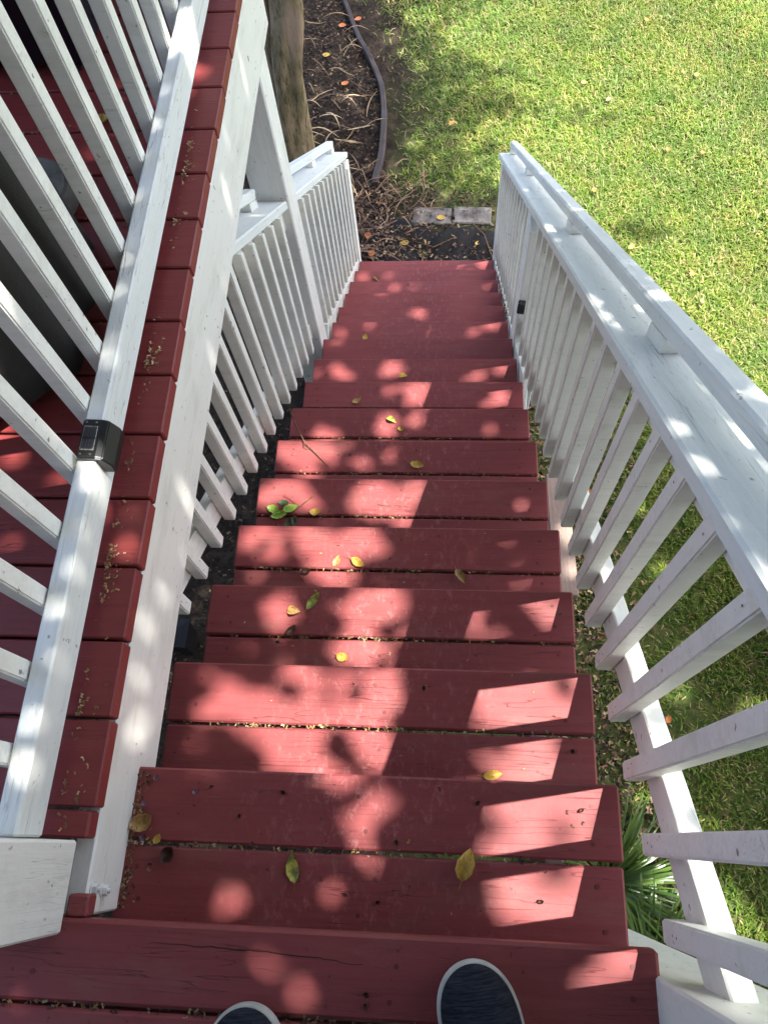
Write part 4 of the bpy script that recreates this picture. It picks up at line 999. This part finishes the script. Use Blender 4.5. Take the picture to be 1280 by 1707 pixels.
# unseen shrub added beside the lawn to shade and darken the near grass
sh = tag(empty('added_shade_shrub', (3.05, 1.25, GZ)), 'dense green unseen shrub added right of the stairs to shade the near lawn', 'shrub')
th = rng.uniform(0, 2 * math.pi, 9000); rr_ = rng.uniform(0, 1, 9000) ** 0.4; zz = rng.uniform(-0.9, 1, 9000); cl = np.sqrt(1 - zz ** 2 * .9)
X = np.stack([3.15 + 0.7 * rr_ * np.cos(th) * cl, 1.25 + 0.85 * rr_ * np.sin(th) * cl, GZ + 0.75 + 0.65 * zz + 0.1 * np.sin(th * 5)], 1)
leaf_cloud('crown', X, 0.09, sh, 'treeleaf', [(0.035, 0.07, 0.02), (0.08, 0.13, 0.035)])
for i in range(5):
    bm = bmesh.new(); P, Rr = subdiv([(3.05, 1.25, GZ - .05), (3.05 + 0.12 * math.cos(i * 1.3), 1.25 + 0.12 * math.sin(i * 1.3), GZ + 0.5), (3.05 + 0.4 * math.cos(i * 1.3), 1.25 + 0.4 * math.sin(i * 1.3), GZ + 1.3)], [0.03, 0.02, 0.006]); limb(bm, P, Rr, 8, i)
    b = link('limb', finish(bm, 'limb', True), sh, M['bark']); b.matrix_basis = Matrix.Identity(4)

# ------------------------------------------------------------------ big shade tree; its crown lets light through where the photo has sun flecks
HOLES = np.array([(-0.118, -0.05, 0.031), (-0.069, -0.087, 0.03), (-0.502, -0.114, 0.013), (0.365, -0.053, 0.036), (0.412, -0.031, 0.041), (-0.52, 1.965, 0.019), (-0.536, 1.905, 0.025), (-0.533, 2.0, 0.016), (-0.479, 0.68, 0.026), (-0.473, 0.63, 0.023), (-0.708, 0.636, 0.018), (-0.735, 1.94, 0.019), (-0.719, 1.894, 0.016), (-0.713, 1.774, 0.012), (-0.612, 0.795, 0.02), (-0.711, 1.374, 0.017), (-0.792, 1.412, 0.014), (-0.646, 0.774, 0.02), (-0.815, 1.81, 0.009), (-0.738, 1.702, 0.015), (-0.663, 2.041, 0.013), (-0.161, 0.036, 0.035), (0.029, 0.053, 0.037), (0.092, 0.112, 0.029), (0.402, 0.081, 0.076), (0.35, 0.109, 0.049), (0.444, 0.064, 0.054), (0.073, 0.155, 0.043), (0.115, 0.212, 0.041), (-0.231, 0.242, 0.023), (0.055, 0.264, 0.029), (0.385, 0.217, 0.062), (0.463, 0.22, 0.067), (0.519, 0.238, 0.039), (0.341, 0.242, 0.045), (0.406, 0.166, 0.044), (-0.234, 0.349, 0.029), (-0.045, 0.349, 0.055), (0.075, 0.34, 0.063), (0.18, 0.344, 0.05), (0.465, 0.348, 0.065), (0.541, 0.351, 0.058), (0.025, 0.301, 0.046), (-0.205, 0.442, 0.052), (-0.121, 0.424, 0.057), (-0.015, 0.468, 0.065), (0.082, 0.444, 0.07), (0.175, 0.473, 0.054), (-0.059, 0.493, 0.03), (0.428, 0.455, 0.066), (0.521, 0.484, 0.066), (0.586, 0.473, 0.053), (-0.1, 0.618, 0.034), (-0.005, 0.597, 0.043), (0.163, 0.617, 0.046), (0.239, 0.619, 0.043), (0.63, 0.622, 0.06), (0.689, 0.624, 0.037), (-0.036, 0.723, 0.05), (0.187, 0.736, 0.059), (0.249, 0.754, 0.05), (0.198, 0.672, 0.043), (0.512, 0.712, 0.064), (0.589, 0.745, 0.069), (0.665, 0.747, 0.046), (-0.071, 0.884, 0.039), (0.159, 0.884, 0.049), (0.298, 0.892, 0.038), (0.693, 0.895, 0.027), (-0.083, 1.001, 0.057), (0.008, 0.993, 0.068), (0.117, 0.976, 0.067), (0.223, 0.996, 0.064), (0.31, 1.026, 0.05), (0.557, 0.965, 0.038), (0.653, 1.013, 0.025), (0.678, 0.958, 0.028), (0.058, 1.042, 0.032), (0.312, 0.97, 0.042), (-0.015, 1.237, 0.048), (0.113, 1.26, 0.064), (0.218, 1.197, 0.055), (0.314, 1.241, 0.071), (0.414, 1.199, 0.051), (0.021, 1.281, 0.028), (0.551, 1.201, 0.031), (0.792, 1.215, 0.035), (0.472, 1.265, 0.043), (0.058, 1.529, 0.049), (0.192, 1.518, 0.062), (0.153, 1.456, 0.048), (0.303, 1.519, 0.048), (0.349, 1.47, 0.039), (0.435, 1.508, 0.044), (0.122, 1.555, 0.035), (0.254, 1.719, 0.048), (0.497, 1.767, 0.048), (0.592, 1.781, 0.038), (0.475, 1.712, 0.028), (0.615, 1.808, 0.029), (0.9, 1.742, 0.021), (0.558, 2.037, 0.034), (0.662, 2.053, 0.047), (0.663, 1.998, 0.041), (1.023, 2.053, 0.023), (1.06, 2.008, 0.041), (0.984, 1.978, 0.023), (0.28, 2.276, 0.025), (0.423, 2.266, 0.034), (0.633, 2.309, 0.051), (0.586, 2.276, 0.025), (1.038, 2.266, 0.028), (1.122, 2.299, 0.033), (1.163, 2.316, 0.025), (0.983, 2.234, 0.019), (0.404, 2.601, 0.027), (1.176, 2.591, 0.039), (1.102, 2.57, 0.027), (1.251, 2.598, 0.027), (0.627, 2.855, 0.029), (0.476, 2.808, 0.029), (1.288, 2.843, 0.048), (1.192, 2.816, 0.032), (0.986, 3.082, 0.045), (0.934, 3.103, 0.028), (0.818, 3.417, 0.022), (0.966, 3.612, 0.027), (1.081, 3.62, 0.035), (1.56, 3.615, 0.034), (0.804, 3.869, 0.033), (0.988, 3.892, 0.037), (1.54, 4.155, 0.021), (1.689, 4.175, 0.03), (-0.601, 1.873, 0.015), (-0.606, 1.628, 0.013), (-0.6, 1.238, 0.011), (-0.583, 1.038, 0.011), (-0.583, 0.91, 0.011), (-0.566, 0.619, 0.013), (-0.574, 0.473, 0.015), (-0.573, 0.281, 0.014), (-0.587, 2.027, 0.014), (-0.599, 1.424, 0.011), (-0.596, 1.938, 0.01), (-0.599, 1.747, 0.01), (-0.603, 1.551, 0.01), (-0.602, 1.321, 0.01), (-0.595, 1.158, 0.01), (-0.582, 0.98, 0.01), (-0.568, 0.715, 0.01), (-0.566, 0.539, 0.01), (-0.564, 0.379, 0.01), (-0.569, 0.197, 0.011), (-0.567, 0.765, 0.009), (-0.374, 0.337, 0.033), (-0.388, 0.296, 0.029), (-0.378, 0.845, 0.013), (-0.333, 0.853, 0.011), (-0.395, 2.006, 0.013), (-0.388, 1.84, 0.013), (-0.414, 2.163, 0.014), (-0.376, 1.719, 0.011), (-0.396, 0.515, 0.015), (-0.349, 1.007, 0.012), (-0.343, 1.257, 0.012), (-0.349, 1.493, 0.013), (-0.384, 2.341, 0.011), (-0.378, 2.154, 0.01), (-0.379, 0.592, 0.01), (-0.333, 0.733, 0.011), (-0.399, 0.416, 0.014), (-0.156, 2.736, 0.019), (-0.164, 2.525, 0.018), (-0.089, 2.632, 0.017), (0.229, 3.044, 0.025), (0.081, 2.703, 0.02), (-0.069, 2.274, 0.02), (-0.228, 2.194, 0.019), (0.293, 0.649, 0.012), (0.264, 0.545, 0.012), (0.364, 0.65, 0.017), (0.334, 0.561, 0.017), (0.446, 1.101, 0.012), (0.473, 1.305, 0.011), (0.658, 1.853, 0.013), (0.727, 2.073, 0.014), (0.864, 2.336, 0.013), (1.141, 3.083, 0.014), (0.496, 1.11, 0.018), (0.415, 0.803, 0.027), (0.377, 0.694, 0.028), (0.564, 1.334, 0.013), (0.745, 1.984, 0.017), (0.986, 2.795, 0.015), (0.457, -0.033, 0.027), (0.467, 0.021, 0.029), (0.483, 0.09, 0.031), (0.494, 0.15, 0.032), (0.523, 0.227, 0.035), (0.555, 0.316, 0.034), (0.601, 0.432, 0.035), (0.637, 0.537, 0.032), (0.697, 0.717, 0.019), (2.244, 2.133, 0.082), (2.249, 2.63, 0.039), (2.164, 2.893, 0.039), (2.251, 1.9, 0.058), (2.511, 2.59, 0.046), (2.815, 2.636, 0.054), (2.715, 2.342, 0.052), (2.853, 1.234, 0.075), (2.95, 0.176, 0.104), (3.047, 0.018, 0.12), (2.962, 2.988, 0.086), (3.162, 2.43, 0.052), (2.566, 0.241, 0.093), (2.548, 0.383, 0.076), (0.575, 6.528, 0.046), (0.657, 6.05, 0.055), (0.76, 6.011, 0.04), (0.542, 5.539, 0.034), (0.228, 6.619, 0.042), (0.064, 1.757, 0.033), (0.021, 1.66, 0.03), (2.571, 0.65, 0.065), (3.235, 1.147, 0.06), (2.931, 0.515, 0.057), (2.823, 1.95, 0.058), (3.306, 2.152, 0.066), (2.946, 1.477, 0.048), (3.191, 0.614, 0.045), (3.274, 1.663, 0.042), (0.365, 2.308, 0.023), (1.258, 7.035, 0.126), (1.575, 6.785, 0.124), (1.003, 6.813, 0.083), (1.938, 7.039, 0.157), (1.246, 5.517, 0.067), (1.492, 4.941, 0.046), (1.273, 6.422, 0.071)] + [(-0.86, 0.88, 0.07), (-0.80, 0.86, 0.06)])
def shade_tree():
    tr = tag(empty('shade_tree', (5.6, -3.4, GZ)), 'tall spreading shade tree whose crown dapples the deck and stairs', 'tree')
    bm = bmesh.new()
    P, Rr = subdiv([(5.6, -3.4, GZ - 0.2), (5.5, -3.3, GZ + 2), (5.2, -2.7, GZ + 4.5), (4.9, -2.1, GZ + 6.3), (4.6, -1.4, GZ + 7.8), (4.3, -0.6, GZ + 9.0)], [0.42, 0.32, 0.28, 0.24, 0.17, 0.07]); limb(bm, P, Rr, 20, 1.0, 0.06)
    o = link('trunk', finish(bm, 'trunk', True), tr, M['bark']); o.matrix_basis = Matrix.Identity(4)
    qx, qy = 0.44, 0.0776
    n = 300000
    zc = rng.uniform(3.7, 5.9, n); x0 = rng.uniform(-4.2, 4.3, n); y0 = rng.uniform(-2.2, 8.3, n)
    right = np.interp(y0, [-2.2, 2.5, 3.2, 3.8, 4.6, 6.2, 7.0, 8.3], [4.2, 4.2, 3.1, 2.25, 2.1, 2.05, 1.8, 1.4])
    edge = right - x0 + 0.22 * np.sin(y0 * 5.3 + 1) + 0.15 * np.sin(y0 * 13.1)
    ok = edge > 0
    ok |= (np.hypot(x0 - 2.62, (y0 - 5.78) * 1.6) < 0.26) | (np.hypot(x0 - 2.95, (y0 - 4.58) * 2.0) < 0.22)
    zone = (np.abs(x0 - 0.6) < 3.2) & (y0 < 4.7)
    prob = np.clip(edge / 0.9, 0.12, 1.0)
    # the far crown over the bed and lawn edge is looser
    loose = (y0 > 4.9); prob = np.where(loose, prob * 0.36, prob)
    nearlawn = (x0 > 1.9) & (y0 < 2.8); prob = np.where(nearlawn, prob * 0.8, prob)
    ok &= rng.uniform(0, 1, n) < np.clip(prob, 0, 1)
    # broken light: a low-frequency thinning
    thin = np.sin(x0 * 9.1 + 2 * np.sin(y0 * 4)) * np.sin(y0 * 8.3 + 2 * np.sin(x0 * 5))
    ok &= ~((thin > 0.86) & (rng.uniform(0, 1, n) < 0.85) & loose)
    zc, x0, y0 = zc[ok], x0[ok], y0[ok]
    keep = np.ones(len(x0), dtype=bool); stray = rng.uniform(0, 1, len(x0)) < 0.022
    for hx, hy, hr in HOLES:
        d = np.hypot(x0 - hx, y0 - hy); keep &= (stray & (hr >= 0.0455)) | (d > (((0.023 if 1.15 < hy < 4.3 and -0.2 < hx < 1.8 and hr > 0.018 else 0.015 if hr > 0.03 else 0.012) if hr < 0.0455 else hr - 0.004) + 0.022))
    zc, x0, y0 = zc[keep], x0[keep], y0[keep]
    X = np.stack([x0 + qx * zc, y0 + qy * zc, zc], 1)
    leaf_cloud('crown', X, 0.085, tr, 'treeleaf', [(0.035, 0.07, 0.02), (0.08, 0.13, 0.035)])
    # limbs that carry it (few, thin: kept along gaps-free lines)
    for i, (ax, ay, az) in enumerate([(5.9, 1.2, 5.3), (4.1, 3.6, 5.2), (3.3, 5.8, 5.0), (1.2, 3.2, 4.9)]):
        s0 = Vector((4.75, -1.8, GZ + 7.0)); e = Vector((ax, ay, az)); mid = (s0 + e) / 2 + Vector((0, 0, 0.4))
        bm = bmesh.new(); P, Rr = subdiv([s0, mid, e], [0.11, 0.055, 0.012]); limb(bm, P, Rr, 10, i, 0.05)
        b = link('limb', finish(bm, 'limb', True), tr, M['bark']); b.matrix_basis = Matrix.Identity(4)
HK = 0.72
shade_tree()
# mesh children whose vertices are already in world coordinates
for o in col.objects:
    if o.parent and o.type == 'MESH' and o.name.split('.')[0] in ('trunk', 'crown', 'limb'):
        o.matrix_parent_inverse = Matrix.Translation(-parent_loc(o.parent))
